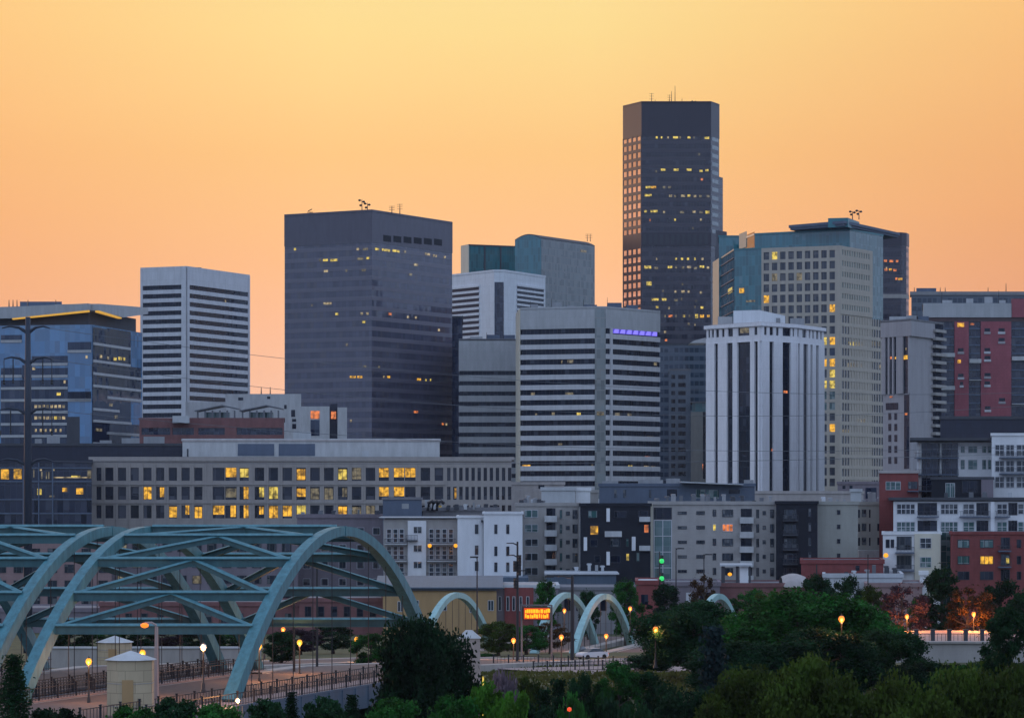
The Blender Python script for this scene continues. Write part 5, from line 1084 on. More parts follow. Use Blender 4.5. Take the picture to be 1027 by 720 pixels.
for y, k in ((541, 0), (557.5, 1), (573, 2)):
    b.pwin(f, 960.5, 972, y, y + 8, 'g_window_green' if k < 2 else 'g_dark', frame='frame_dark', nx=2); b.pwin(f, 983, 996, y, y + 8, ('g_window_green', 'lit_amber', 'g_dark')[k], frame='frame_dark', nx=3)
    b.pwin(f, 1004, 1012.6, y - 2, y + 9, ('g_dark', 'g_window', 'g_dark')[k], frame='frame_dark', nx=2); b.pwin(f, 1020, 1024, y, y + 8, 'g_dark', frame='frame_dark')
b.balcony(f, 1000.5, 1013, 568, 1.6, 'slate_wall', 'rail'); b.balcony(f, 1000.5, 1013, 552, 1.6, 'slate_wall', 'rail'); b.lit(f, 1010.5, 562, 3, 5, 'lit_yellow', d=.1)
b.finish()

# ------------------------------------------------------------------ low buildings in front
def gable(b, x0, x1, D, dep, ye, yr, mat, over=.8, name='roof'):
    ze, zr_ = Z(ye, D), Z(yr, D + dep / 2); a, c = X(x0, D) - over, X(x1, D) + over; m = MB()
    m.hexa([(a, D - over, ze), (c, D - over, ze), (c, D + dep / 2, zr_ - .2), (a, D + dep / 2, zr_ - .2), (a, D - over, ze + .25), (c, D - over, ze + .25), (c, D + dep / 2, zr_), (a, D + dep / 2, zr_)])
    m.hexa([(a, D + dep / 2, zr_ - .2), (c, D + dep / 2, zr_ - .2), (c, D + dep, ze), (a, D + dep, ze), (a, D + dep / 2, zr_), (c, D + dep / 2, zr_), (c, D + dep, ze + .25), (a, D + dep, ze + .25)])
    return b.part(m, name, mat)
p = slab(384, 498, 548, 26); b = Bld('low_building', 'ochre low building with a blue-grey metal roof behind the small arch', p); f = b.faces[0]; b.body(Z(590, 548), 'ochre'); gable(b, 380, 500, 548, 26, 590, 577, 'roof_blue')
for x0, x1, y0, y1 in ((413, 420, 602, 614), (471, 474, 602, 614), (489.5, 495, 602, 612), (440, 448, 603, 612), (399, 404, 603, 613)): b.pwin(f, x0, x1, y0, y1, 'g_window', frame='frame_white', nx=2)
b.pbox(f, 384, 498, 590, 592, .02, .5, 'roof_dark', 'eave'); b.finish()
p = slab(498.2, 560, 552, 20); b = Bld('low_building', 'red and grey low building with thin white window frames behind the message sign', p); f = b.faces[0]; b.body(Z(588, 552), 'purple_grey'); b.roof(Z(588, 552), 'roof_pale', .3, 'roof_white'); b.pbox(f, 506, 535, 589, 640, .02, .35, 'brick_red', 'red_panel')
for x in (500, 508, 514, 521, 528, 540, 549): b.pwin(f, x, x + 2.6, 598, 612, 'g_window', frame='frame_white', d=.4 if 506 < x < 534 else .04)
b.finish()
p = slab(462, 640, 590, 22); b = Bld('low_building', 'long low building with a pale blue flat roof in front of the black flats', p); b.body(Z(586, 590), 'slate_wall'); m = MB(); m.prism(slab(462, 530, 588, 24), Z(586, 588) + .01, Z(579, 588)); m.prism(slab(548, 618, 588, 24), Z(586, 588) + .01, Z(576, 588)); b.part(m, 'roof', 'roof_blue')
m = MB(); m.prism(slab(546, 621, 587.5, 25), Z(576, 588), Z(574.6, 588)); b.part(m, 'roof_edge', 'roof_white'); clutter(b, 575, 612, 574.6, 590, 4, 51, 1.4)
p = slab(560.2, 638, 560, 18); b = Bld('low_building', 'dark grey shed with a flat roof behind the far arches', p); b.body(Z(590, 560), 'grey_cap_dark'); b.roof(Z(590, 560), 'roof_mid', .3); f = b.faces[0]
for x in range(566, 634, 12): b.pwin(f, x, x + 6, 600, 612, 'g_dark', frame='frame_dark')
b.finish()
plain('low_building', 'red brick shop behind the green traffic light', 638.2, 662, 584.5, 556, 'brick_red', wins=[(643, 650, 596, 606, 'g_dark')], top='roof_white')
plain('low_building', 'grey single-storey building right of the green traffic light', 662.2, 722, 586, 560, 'purple_grey', wins=[(688, 697, 594, 604, 'frame_white'), (702, 712, 594, 604, 'g_dark')])
plain('low_building', 'rust-brown low wall building under the white flat-roofed pavilion', 716, 812, 587, 566, 'brick_brown')
p = slab(724, 753, 575, 8); b = Bld('pavilion', 'white flat-roofed pavilion on dark posts in front of the grey stone flats', p); m = MB(); m.prism(slab(722, 754.5, 573, 10), Z(567.5, 574), Z(565.6, 574)); b.part(m, 'roof', 'roof_white')
for x0, x1, mt in ((723.4, 727, 'roof_dark'), (738, 741, 'roof_dark'), (742, 750.5, 'white'), (751, 753, 'roof_dark')): m = MB(); m.prism(slab(x0, x1, 574, 1), GZ, Z(567.6, 574)); b.part(m, 'post' if mt == 'roof_dark' else 'screen_wall', mt)
m = MB(); m.lathe((X(732, 573), 573, Z(577.5, 573)), [(.05, 0), (.4, .2), (.4, .5), (.05, .7)], 8); b.part(m, 'lamp', 'globe_yellow')
plain('low_building', 'dark red brick wall running along the foot of the sage flats', 803.5, 886, 563.6, 584, 'brick_red', wins=[(858, 862, 567, 572, 'g_dark')])
b = plain('low_building', 'low white flat-roofed shed with roof units behind the trees', 826, 905, 577.5, 572, 'roof_white'); clutter(b, 845, 900, 577.5, 572, 6, 71, 2)
plain('low_building', 'rust brick low building left of the white gate pier', 868, 925, 587, 560, 'brick_pink')
plain('gate_pier', 'tall white pier beside the rust brick low building', 922.6, 930, 575, 562, 'white', dep=2)
plain('low_building', 'dark brick building low behind the hangers of the big bridge', 100, 300, 606, 560, 'brick_brown', wins=[(x, x + 6, 615, 624, 'g_window') for x in range(110, 290, 16)], fr='frame_dark')
plain('low_building', 'maroon brick shop seen through the big arch', 300, 384, 602, 556, 'brick_brown', wins=[(x, x + 6, 608, 618, 'g_dark') for x in range(306, 380, 13)], fr='frame_dark')
plain('low_building', 'dim brick building low behind the left bridge', -30, 99, 612, 566, 'purple_grey', wins=[(x, x + 6, 620, 628, 'g_window') for x in range(-20, 95, 15)], fr='frame_dark')
# white dome tent
m = MB(); D = 566; n = 10
for i in range(9):
    for j in range(n):
        def q(i, j): u = i / 9; a = pi * j / n; r = 3.0 + .9 * sin(u * 3.0); return (X(785, D) + u * 4.6, D + 4 - r * cos(a) * 1.4, Z(588.6, D) + 2.5 * sin(a) * (.75 + .25 * sin(pi * u)))
        m.quad(q(i, j), q(i + 1, j), q(i + 1, j + 1), q(i, j + 1))
tag(m.build('tent', 'roof_pale', smooth=True), 'white dome-shaped tent in front of the second black-clad flats', 'tent')

p = slab(48, 262, 348, .8); w_ = root('parapet_wall', (X(155, 348), 348, -2.2), 'long low pale parapet wall seen low through the hangers of the big bridge', 'wall'); m = MB(); m.prism(p, -2.4, Z(650, 348)); m.build('wall', 'concrete', w_); m = MB(); m.prism(offs(p, .15), Z(650, 348), Z(648.4, 348)); m.build('coping', 'concrete_light', w_)

# ------------------------------------------------------------------ trees
def leafmat(name, col, var=.35):
    m = bpy.data.materials.new(name); m.use_nodes = True; t = m.node_tree; n = t.nodes; l = t.links; b = n['Principled BSDF']; b.inputs['Roughness'].default_value = .7; b.inputs['Specular IOR Level'].default_value = .12
    g = n.new('ShaderNodeNewGeometry'); a = n.new('ShaderNodeTexNoise'); a.inputs['Scale'].default_value = .55; a.inputs['Detail'].default_value = 3; l.new(g.outputs['Position'], a.inputs['Vector'])
    w = n.new('ShaderNodeObjectInfo'); ad = n.new('ShaderNodeMath'); ad.operation = 'ADD'; r2 = n.new('ShaderNodeMath'); r2.operation = 'MULTIPLY'; r2.inputs[1].default_value = .25; l.new(w.outputs['Random'], r2.inputs[0]); l.new(a.outputs[0], ad.inputs[0]); l.new(r2.outputs[0], ad.inputs[1])
    r = n.new('ShaderNodeMapRange'); l.new(ad.outputs[0], r.inputs[0]); r.inputs[1].default_value = .4; r.inputs[2].default_value = .85; r.inputs[3].default_value = 1 - var; r.inputs[4].default_value = 1 + var * 1.4
    hs = n.new('ShaderNodeHueSaturation'); hs.inputs['Color'].default_value = (*col, 1); l.new(r.outputs[0], hs.inputs['Value']); h = n.new('ShaderNodeMapRange'); l.new(a.outputs['Color'] if False else a.outputs[0], h.inputs[0]); h.inputs[1].default_value = .3; h.inputs[2].default_value = .7; h.inputs[3].default_value = .485; h.inputs[4].default_value = .515; l.new(h.outputs[0], hs.inputs['Hue'])
    l.new(hs.outputs[0], b.inputs['Base Color'])
    tr = n.new('ShaderNodeBsdfTranslucent'); l.new(hs.outputs[0], tr.inputs[0]); mx = n.new('ShaderNodeMixShader'); mx.inputs[0].default_value = .25; l.new(b.outputs[0], mx.inputs[1]); l.new(tr.outputs[0], mx.inputs[2]); l.new(mx.outputs[0], n['Material Output'].inputs[0])
    MT[name] = m
leafmat('leaf_green', (.023, .098, .016), .7); leafmat('leaf_dark', (.010, .036, .012), .65); leafmat('leaf_olive', (.036, .058, .008), .65); leafmat('leaf_blue', (.014, .030, .032)); leafmat('leaf_bright', (.045, .13, .012), .6); leafmat('leaf_purple', (.045, .026, .036)); leafmat('leaf_rust', (.055, .028, .008)); leafmat('leaf_lilac', (.17, .13, .16))

def leaf_quad(m, p, s, rr):
    n = Vector((rr.gauss(0, 1), rr.gauss(0, 1), rr.gauss(.5, 1))).normalized(); u = n.orthogonal().normalized(); a = rr.random() * 6.28; v = n.cross(u); u, v = u * cos(a) + v * sin(a), v * cos(a) - u * sin(a)
    l = s * rr.uniform(.7, 1.3); w = l * rr.uniform(.45, .8); p = Vector(p)
    i = len(m.v); m.v += [tuple(p - u * l * .5), tuple(p + v * w * .5), tuple(p + u * l * .5), tuple(p - v * w * .5)]; m.f.append((i, i + 1, i + 2, i + 3)); m.mi.append(0); m.uv += [(0, 0)] * 4
def proto_tree(kind, seed):
    """returns (trunk mesh builder, crown mesh builder, height, width) of a tree about 10 m tall at the origin"""
    rr = random.Random(seed); t = MB(); c = MB()
    if kind == 'conifer':
        Ht, Wd = 10.0, 5.2; t.tube([(0, 0, 0), (.05, 0, 5), (0, .04, 9.6)], [.22, .13, .03], 6)
        z = .9
        while z < 9.7:
            f = (1 - z / 10.2); L = Wd / 2 * f * rr.uniform(.85, 1.12) + .15; nb = rr.randint(7, 10); a0 = rr.random() * 6.28
            for k in range(nb):
                a = a0 + 6.283 * k / nb + rr.uniform(-.25, .25); Lk_ = L * rr.uniform(.6, 1.15); dr = .18 * Lk_
                if rr.random() < .5: t.tube([(0, 0, z), (cos(a) * Lk_ * .8, sin(a) * Lk_ * .8, z - dr)], [.04, .015], 3, cap=False)
                n = int(16 + 38 * f)
                for q in range(n):
                    s = (q + rr.random()) / n; w = .30 * (1 - s) + .10; px_, py_ = cos(a) * Lk_ * s, sin(a) * Lk_ * s
                    leaf_quad(c, (px_ + rr.gauss(0, w), py_ + rr.gauss(0, w), z - dr * s + rr.gauss(.02, .13)), .27, rr)
            z += rr.uniform(.30, .46)
        return t, c, Ht, Wd
    sp = {'broad': (10, 10.5, 34, 2.2), 'round': (10, 8.0, 26, 1.8), 'tall': (10, 5.4, 26, 1.4), 'shrub': (4, 5.6, 20, .3), 'sparse': (10, 7.0, 20, 2.6)}[kind]; Ht, Wd, nc, z0 = sp
    th = .16 * Ht / 10 * (1.4 if kind != 'shrub' else .8); t.tube([(0, 0, -.3), (.1, 0, z0), (.05, .1, Ht * .5), (0, 0, Ht * .82)], [th * 1.7, th * 1.2, th * .7, th * .2], 8)
    cz = (z0 * .6 + Ht) / 2; rz_ = (Ht - z0 * .6) / 2
    cl = []
    for k in range(nc):
        # clump centres near the outside of an uneven ovoid
        a = 2.4 * k + rr.uniform(-.4, .4); zz = -.85 + 1.75 * (k + .5) / nc; rad = sqrt(max(.05, 1 - min(1, abs(zz)) ** 2.2)) * rr.uniform(.45, .86)
        if zz > .8: rad *= .5
        p = Vector((cos(a) * rad * Wd / 2, sin(a) * rad * Wd / 2, cz + zz * rz_ * .86)); cl.append((p, rr.uniform(.6, 1.45) * (Wd / 8.8)))
        s = Vector((.05, .05, max(z0 * .8, min(Ht * .75, p.z - abs(rad) * Wd * .28)))); mid = (s + p) / 2 + Vector((0, 0, -.15)); t.tube([s, mid, p], [th * .5, th * .3, th * .12], 5, cap=False)
    for p, r in cl:
        n = int((620 if kind != 'sparse' else 260) * r * r) + 80
        for q in range(n):
            d = Vector((rr.gauss(0, 1), rr.gauss(0, 1), rr.gauss(0, 1))).normalized(); k = rr.random() ** .45
            v = p + Vector((d.x * r * 1.25, d.y * r * 1.25, d.z * r * .85)) * k * rr.uniform(.75, 1.2)
            leaf_quad(c, v, .30, rr)
    for q in range(180):
        a = rr.random() * 6.28; zz = rr.uniform(-.9, .95); rad = sqrt(1 - zz * zz) * rr.uniform(.3, 1.0)
        leaf_quad(c, (cos(a) * rad * Wd / 2, sin(a) * rad * Wd / 2, cz + zz * rz_), .30, rr)
    return t, c, Ht, Wd
PR = {}
NM = {'broad': 'broadleaf_tree', 'round': 'broadleaf_tree', 'tall': 'broadleaf_tree', 'sparse': 'broadleaf_tree', 'shrub': 'shrub', 'conifer': 'conifer_tree'}
for kind, seeds in (('broad', (1, 2, 3)), ('round', (4, 5)), ('tall', (6,)), ('conifer', (7, 8)), ('shrub', (9, 10)), ('sparse', (11,))):
    for sd_ in seeds:
        t, c, Ht, Wd = proto_tree(kind, sd_); me = []
        for mb, nm, mt in ((t, 'trunk', 'bark'), (c, 'crown', 'leaf_green')):
            x = bpy.data.meshes.new(nm); x.from_pydata(mb.v, [], mb.f); x.materials.append(MT[mt]); x.update(); me.append(x)
        PR.setdefault(kind, []).append((me[0], me[1], Ht, Wd))
TREES = []
def tree(kind, px, top, wpx, D, leaf, label=None, group=None, zb=None):
    x = X(px, D); g = ground(x, D) - .2 if zb is None else zb; h = Z(top, D) - g; w = wpx / F * D; tm, cm, Ht, Wd = R.choice(PR[kind])
    r = root(NM[kind], (x, D, g), label, 'shrub' if kind == 'shrub' else 'tree', group)
    for nm, me in (('trunk', tm), ('crown', cm)):
        o = bpy.data.objects.new(nm, me); COL.objects.link(o); o.parent = r
        if nm == 'crown': o.material_slots[0].link = 'OBJECT'; o.material_slots[0].material = MT[leaf]
    s = h / Ht; sw = w / Wd; r.rotation_euler.z = R.uniform(0, 6.28); r.scale = (sw, sw, s)
    return r
def grove(rows, phrase, group):
    """rows: (kind, px, top, width px, D, leaf); labels count along the row from its left end"""
    ORD = ['first', 'second', 'third', 'fourth', 'fifth', 'sixth', 'seventh', 'eighth', 'ninth', 'tenth', 'eleventh', 'twelfth', 'thirteenth', 'fourteenth', 'fifteenth', 'sixteenth']
    CN = {'leaf_green': 'green', 'leaf_dark': 'dark', 'leaf_olive': 'olive', 'leaf_blue': 'blue-grey', 'leaf_bright': 'bright green', 'leaf_purple': 'purple-brown', 'leaf_rust': 'rust-tinged', 'leaf_lilac': 'lilac-grey'}
    KN = {'broad': 'spreading tree', 'round': 'rounded tree', 'tall': 'tall slim tree', 'conifer': 'conifer', 'shrub': 'shrub', 'sparse': 'thin-crowned tree'}
    for i, (k, px, top, w, D, lf) in enumerate(sorted(rows, key=lambda q: q[1])):
        tree(k, px, top, w, D, lf, '%s %s, %s from the left %s' % (CN[lf], KN[k], ORD[i], phrase), group)
tree('conifer', 14, 652, 70, 222, 'leaf_dark', 'black-green conifer in the bottom left corner of the picture')
tree('broad', 424, 617, 112, 232, 'leaf_dark', 'big dark tree standing before the far foot of the large arch')
tree('tall', 283, 630, 40, 352, 'leaf_dark', 'small dark tree between lamps, seen under the big arch')
tree('shrub', 330, 640, 40, 350, 'leaf_dark', 'low dark shrub under the big arch beside the slope') if False else None
tree('round', 372, 634, 46, 345, 'leaf_green', 'green tree touching the left side of the big dark tree')
tree('conifer', 716, 622, 88, 232, 'leaf_blue', 'blue-grey spruce in front of the large dark tree mass')
tree('broad', 800, 592, 150, 285, 'leaf_green', 'largest green crown, right of the blue-grey spruce')
tree('broad', 697, 602, 118, 300, 'leaf_dark', 'wide dark crown covering the right end of the far arches')
tree('round', 1012, 607, 74, 240, 'leaf_dark', 'dark tree at the right edge in front of the fenced walk')
tree('tall', 945, 562, 46, 430, 'leaf_dark', 'tall dark narrow tree in front of the red brick lower flats')
grove([('shrub', 60, 708, 70, 215, 'leaf_dark'), ('shrub', 130, 706, 60, 216, 'leaf_green'), ('shrub', 172, 698, 62, 218, 'leaf_dark'), ('shrub', 214, 704, 60, 217, 'leaf_green'), ('shrub', 268, 700, 56, 219, 'leaf_dark'), ('conifer', 292, 692, 36, 221, 'leaf_dark'), ('shrub', 326, 698, 60, 220, 'leaf_dark'), ('conifer', 353, 694, 40, 222, 'leaf_dark'), ('shrub', 392, 698, 60, 221, 'leaf_green')], 'in the row at the bottom of the bridge', 'shrubs at the foot of the bridge')
grove([('shrub', 452, 694, 60, 212, 'leaf_green'), ('shrub', 486, 682, 54, 214, 'leaf_bright'), ('shrub', 512, 690, 50, 210, 'leaf_bright'), ('shrub', 506, 668, 44, 262, 'leaf_lilac'), ('conifer', 560, 676, 66, 226, 'leaf_dark'), ('shrub', 534, 702, 60, 214, 'leaf_dark'), ('conifer', 546, 688, 50, 218, 'leaf_dark'), ('shrub', 574, 694, 50, 219, 'leaf_green'), ('round', 584, 672, 40, 262, 'leaf_dark'), ('shrub', 648, 672, 46, 268, 'leaf_dark'), ('shrub', 528, 676, 36, 270, 'leaf_olive'), ('round', 620, 660, 54, 262, 'leaf_green'), ('shrub', 596, 690, 60, 222, 'leaf_dark'), ('round', 664, 680, 70, 226, 'leaf_dark'), ('shrub', 632, 700, 60, 218, 'leaf_dark')], 'below the message sign and the parked car', 'shrubs and small trees below the far arches')
grove([('broad', 760, 612, 110, 300, 'leaf_green'), ('broad', 742, 642, 110, 262, 'leaf_dark'), ('broad', 856, 604, 110, 300, 'leaf_green'), ('broad', 884, 632, 96, 270, 'leaf_dark'), ('broad', 820, 630, 120, 262, 'leaf_dark'), ('broad', 934, 662, 90, 262, 'leaf_dark'), ('broad', 980, 664, 90, 255, 'leaf_green')], 'in the middle belt of trees on the right', 'middle belt of trees on the right')
grove([('broad', 700, 690, 110, 203, 'leaf_dark'), ('broad', 752, 668, 120, 200, 'leaf_olive'), ('broad', 806, 656, 120, 198, 'leaf_olive'), ('round', 850, 672, 100, 196, 'leaf_olive'), ('broad', 902, 680, 120, 197, 'leaf_olive'), ('round', 942, 676, 90, 199, 'leaf_dark'), ('broad', 972, 666, 120, 198, 'leaf_olive'), ('round', 1012, 672, 100, 196, 'leaf_olive'), ('broad', 1040, 660, 110, 200, 'leaf_olive')], 'in the front row along the bottom right', 'front row of trees at bottom right')
grove([('tall', 548, 577, 28, 505, 'leaf_green'), ('tall', 590, 588, 24, 508, 'leaf_dark'), ('tall', 628, 577, 34, 500, 'leaf_green'), ('tall', 667, 580, 38, 498, 'leaf_dark'), ('sparse', 706, 572, 34, 502, 'leaf_rust'), ('round', 752, 590, 50, 500, 'leaf_green'), ('sparse', 774, 588, 60, 440, 'leaf_olive'), ('round', 819, 574, 44, 455, 'leaf_dark'), ('round', 848, 576, 44, 450, 'leaf_dark'), ('round', 876, 586, 40, 445, 'leaf_olive'), ('sparse', 905, 582, 56, 416, 'leaf_purple'), ('round', 926, 594, 34, 440, 'leaf_green'), ('sparse', 971, 584, 60, 417, 'leaf_rust'), ('round', 1004, 580, 60, 430, 'leaf_dark'), ('round', 1030, 588, 50, 425, 'leaf_dark')], 'in the back row before the low buildings', 'back row of street trees')
grove([('round', 500, 622, 52, 425, 'leaf_olive'), ('round', 528, 626, 50, 440, 'leaf_green'), ('sparse', 552, 622, 44, 445, 'leaf_rust'), ('shrub', 486, 655, 30, 420, 'leaf_green'), ('shrub', 655, 655, 60, 330, 'leaf_dark')], 'round the message sign', 'trees by the message sign')
grove([('round', 70 + 33 * k, 620 + (k * 7) % 13, 50, 425 + (k * 13) % 40, ('leaf_dark', 'leaf_green', 'leaf_dark', 'leaf_purple')[k % 4]) for k in range(0, 9) if k != 6], 'beyond the big bridge', 'trees beyond the big bridge')
# dry grass tufts on the slope
def tufts():
    rr = random.Random(5); m = MB()
    for k in range(9000):
        x = rr.uniform(-8, 46); y = rr.uniform(276, 350)
        z = ground(x, y); s = rr.uniform(.12, .4)
        if abs(y - 331) < 9 and 4 < x < 42: continue
        for q in range(2):
            a = rr.random() * 6.28; i = len(m.v); dx, dy = cos(a) * .16, sin(a) * .16; l = rr.gauss(0, .12)
            m.v += [(x - dx, y - dy, z - .05), (x + dx, y + dy, z - .05), (x + dx * .3 + l, y + dy * .3, z + s), (x - dx * .3 + l, y - dy * .3, z + s)]; m.f.append((i, i + 1, i + 2, i + 3)); m.mi.append(0); m.uv += [(0, 0)] * 4
    leafmat('leaf_straw', (.080, .085, .024), .6)
    tag(m.build('grass', 'leaf_straw'), 'pale dry grass on the slope under the road railing', 'grass', kind='stuff')
tufts()
# ------------------------------------------------------------------ railings and walls
def pt_on(px, py, D): return (X(px, D), D, Z(py, D))
o = rail_run([(X(495 + 15 * k, 352 - 1.5 * k), 352 - 1.5 * k, ground(X(495 + 15 * k, 352 - 1.5 * k), 352 - 1.5 * k)) for k in range(11)], 'railing', h=1.3); tag(o, 'black picket railing between the road and the dry grass slope', 'railing')
o = rail_run([(X(535 + 14 * k, 326), 326 + .5 * k, ground(X(535 + 14 * k, 326), 326)) for k in range(9)], 'railing', h=1.0); tag(o, 'lower black railing along the pink walk under the parked car', 'railing')
b = root('retaining_wall', (X(940, 378), 378, -5), 'pale stone retaining wall carrying the fenced walk at right', 'wall')
m = MB(); m.prism(slab(898, 1045, 378, 1.2), -8.5, Z(645, 378)); m.build('wall', 'taupe', b); m = MB(); m.prism(slab(897, 1046, 377.6, 2), Z(645, 378) + .01, Z(643, 378)); m.build('coping', 'concrete', b)
m = MB(); m.prism(slab(885, 1060, 380.2, 36), Z(645, 378) - .6, Z(645, 378) + .02); tag(m.build('footpath', 'paving'), kind='structure')
zt_ = Z(645, 378)
for k in range(7):
    px = 903 + 16.5 * k; m = MB(); m.box((X(px, 380), 380.5, zt_), (.5, .5, 1.55)); m.box((X(px, 380), 380.5, zt_ + 1.55), (.65, .65, .15)); o = m.build('stone_post', 'frame_dark')
    tag(o, 'dark square post on the walk wall, %s from the left' % ['first', 'second', 'third', 'fourth', 'fifth', 'sixth', 'seventh'][k], 'post', 'posts of the fenced walk')
o = rail_run([(X(903 + 16.5 * k, 380.4), 380.4, zt_) for k in range(8)], 'railing', h=1.1); tag(o, 'dark railing between the square posts of the fenced walk', 'railing')

# ------------------------------------------------------------------ booths and monument
def booth(px, pbase, ptop, wpx, D, zb, label):
    x = X(px, D); w = wpx / F * D; r = root('toll_booth', (x, D, zb), label, 'booth', 'stone booths beside the bridge'); zt = Z(ptop, D); ze = zt - w * .20; a = pi / 8
    pl = [(x + w / 2 / cos(a) * cos(a + pi / 4 * k), D + w / 2 / cos(a) * sin(a + pi / 4 * k)) for k in range(8)]
    m = MB(); m.prism(pl, zb, ze); m.build('wall', 'booth_stone', r)
    for q in (.33, .66): m = MB(); z = zb + (ze - zb) * q; m.prism(offs(pl, .03), z, z + .05, True, True); m.build('joint_band', 'concrete', r)
    m = MB(); po = offs(pl, .22); n = 8
    for k in range(n): m.v += []; i = len(m.v); m.v += [(*po[k], ze), (*po[(k + 1) % n], ze), (x, D, zt)]; m.f.append((i, i + 1, i + 2)); m.mi.append(0); m.uv += [(0, 0), (1, 0), (.5, 1)]
    m.ngon([(*p_, ze) for p_ in reversed(po)]); m.build('roof', 'concrete_light', r)
    f = Face(pl[5], pl[6]); m = MB(); m.fbox(f, f.w * .2, f.w * .8, zb, zb + (ze - zb) * .72, .01, .06); m.build('door', 'ochre', r)
    return r
booth(131, 700, 652, 45, 240, -1.1, 'cream stone booth with a pointed roof in front of the bridge road')
booth(115, 660, 637, 33, 322, -.5, 'second pale booth, farther back under the lowest bridge strut')
r = root('stone_pylon', (X(470, 270), 270, -6), 'weathered pale stone pylon rising behind the big dark tree', 'monument'); D = 270; x = X(470, D)
m = MB(); zt = Z(640, D); m.hexa([(x - 1.9, D, -6), (x + 1.2, D, -6), (x + 1.2, D + 2.2, -6), (x - 1.9, D + 2.2, -6), (x - .9, D, zt), (x + 1.0, D, zt), (x + 1.0, D + 2, zt), (x - .9, D + 2, zt)]); m.build('shaft', 'monument_stone', r)
m = MB(); m.hexa([(x - 1.0, D - .1, zt), (x + 1.1, D - .1, zt), (x + 1.1, D + 2.1, zt), (x - 1.0, D + 2.1, zt), (x - .3, D + .5, zt + .7), (x + .3, D + .5, zt + .7), (x + .3, D + 1.5, zt + .7), (x - .3, D + 1.5, zt + .7)]); m.build('cap', 'concrete_light', r)
m = MB(); m.tube([(X(484.5, 262), 262, -5), (X(484.5, 262), 262, Z(678, 262))], .09, 6); tag(m.build('marker_post', 'lit_yellow'), 'thin pale post lit yellow beside the stone pylon', 'post')

# ------------------------------------------------------------------ lamps
def lamp_proto():
    """globe street lamp 4 m tall"""
    r = root('street_lamp', (0, 0, 0), 'x', 'street lamp', 'globe lamps along the roads')
    m = MB(); m.lathe((0, 0, 0), [(.24, 0), (.24, .12), (.15, .35), (.15, .7), (.09, .85), (.065, 2.2), (.055, 3.35), (.13, 3.42), (.13, 3.5), (.05, 3.52)], 10); m.build('pole', 'black_metal', r, smooth=True)
    m = MB(); m.lathe((0, 0, 3.5), [(.10, 0), (.22, .12), (.27, .30), (.22, .48), (.10, .58)], 12); g = m.build('globe', 'globe_yellow', r, smooth=True)
    m = MB(); m.lathe((0, 0, 4.07), [(.12, 0), (.13, .03), (.03, .12), (.015, .22)], 8); m.build('finial', 'black_metal', r)
    return r
LP = lamp_proto(); first = [True]
def lamp(px, py, base=None, D=None, mat='globe_yellow', label='', power=420, h=3.8, cat='street lamp'):
    """py = row of the globe; the depth is where a lamp of height h stands on the ground"""
    if D is None:
        D = 235.0
        def gz(D_):
            return rampz(D_) if (px < 480 or D_ > 380) else ground(X(px, D_), D_)
        while D < 520 and Z(py, D) > gz(D) + h: D += 1.0
    z = Z(py, D); x = X(px, D)
    if first[0]: r = LP; first[0] = False
    else: r = copy_tree(LP)
    s = h / 3.8; s *= 1.0 if D < 300 else 1.15; r.scale = (s, s, s); r.location = (x, D, z - 3.8 * s); r['label'] = label; r['category'] = cat
    r['group'] = 'globe lamps along the roads'
    for ch in r.children:
        if ch.name.startswith('globe'): ch.material_slots[0].link = 'OBJECT'; ch.material_slots[0].material = MT[mat]
    if power and mat != 'globe_off':
        ld = bpy.data.lights.new('lamp_light', 'POINT'); ld.energy = power; ld.shadow_soft_size = .3; ld.color = (1, .44, .16) if mat == 'globe_yellow' else (1, .30, .05)
        lo = bpy.data.objects.new('lamp_light', ld); COL.objects.link(lo); lo.parent = r; lo.location = (0, -.45, 3.6)
    return r
for px, py, mt, lb in ((89, 663, 'globe_yellow', 'yellow globe lamp left of the cream booth'), (143, 654.5, 'globe_yellow', 'yellow globe lamp just above the right of the cream booth'), (260, 647.5, 'globe_yellow', 'yellow globe lamp nearest the foot of the big right rib'), (300.5, 644, 'globe_yellow', 'yellow globe lamp right of the small dark tree under the arch'), (358, 641, 'globe_yellow', 'yellow globe lamp between hangers at the middle of the big arch'), (393, 638.5, 'globe_yellow', 'yellow globe lamp at the left edge of the big dark tree'), (204, 648.5, 'globe_off', 'unlit white globe lamp above the railing, left of the big rib')):
    D_ = {260: 284, 300.5: 296, 358: 352, 393: 228 + 130, 143: 262, 204: 250}.get(px); lamp(px, py, mat=mt, label=lb, D=D_ if px != 89 else 254)
for px, py, D_, lb, pw in ((265, 632, 400, 'left one of two small orange lamps over the tree under the arch', 60), (284, 631, 402, 'right one of two small orange lamps over the tree under the arch', 60), (515, 642, 385, 'orange globe lamp by the road below the message sign', 120), (563, 638.5, 388, 'orange globe lamp beside the tall dark mast', 120), (608, 637.5, 420, 'orange globe lamp right behind the parked car', 120), (657.5, 631, 296, 'orange globe lamp half hidden in the wide dark crown', 60), (566, 612, 470, 'orange lamp glowing between the two far arches', 160), (632, 610, 472, 'faint orange lamp above the right far arch', 30), (844, 620.5, 262, 'orange globe lamp in front of the largest green crown', 90), (849, 603, 420, 'small orange lamp between the two dark rounded street trees', 50), (909.5, 618, 411.5, 'orange lamp glowing in the purple-brown tree', 700), (976.5, 615.5, 412.5, 'orange lamp glowing brightly inside the rust-tinged tree', 1300), (776, 603.5, 424, 'tiny yellow-green lamp in the olive thin-crowned tree', 30)):
    lamp(px, py, D=D_, mat='globe_orange', label=lb, power=pw * (3.2 if pw > 500 else 3), h=3.6 if D_ > 300 else 3.8)
lamp(238.5, 702, D=246, mat='globe_off', label='small unlit white globe lamp in front of the big rib foot', h=2.6)
def path_light(): pass
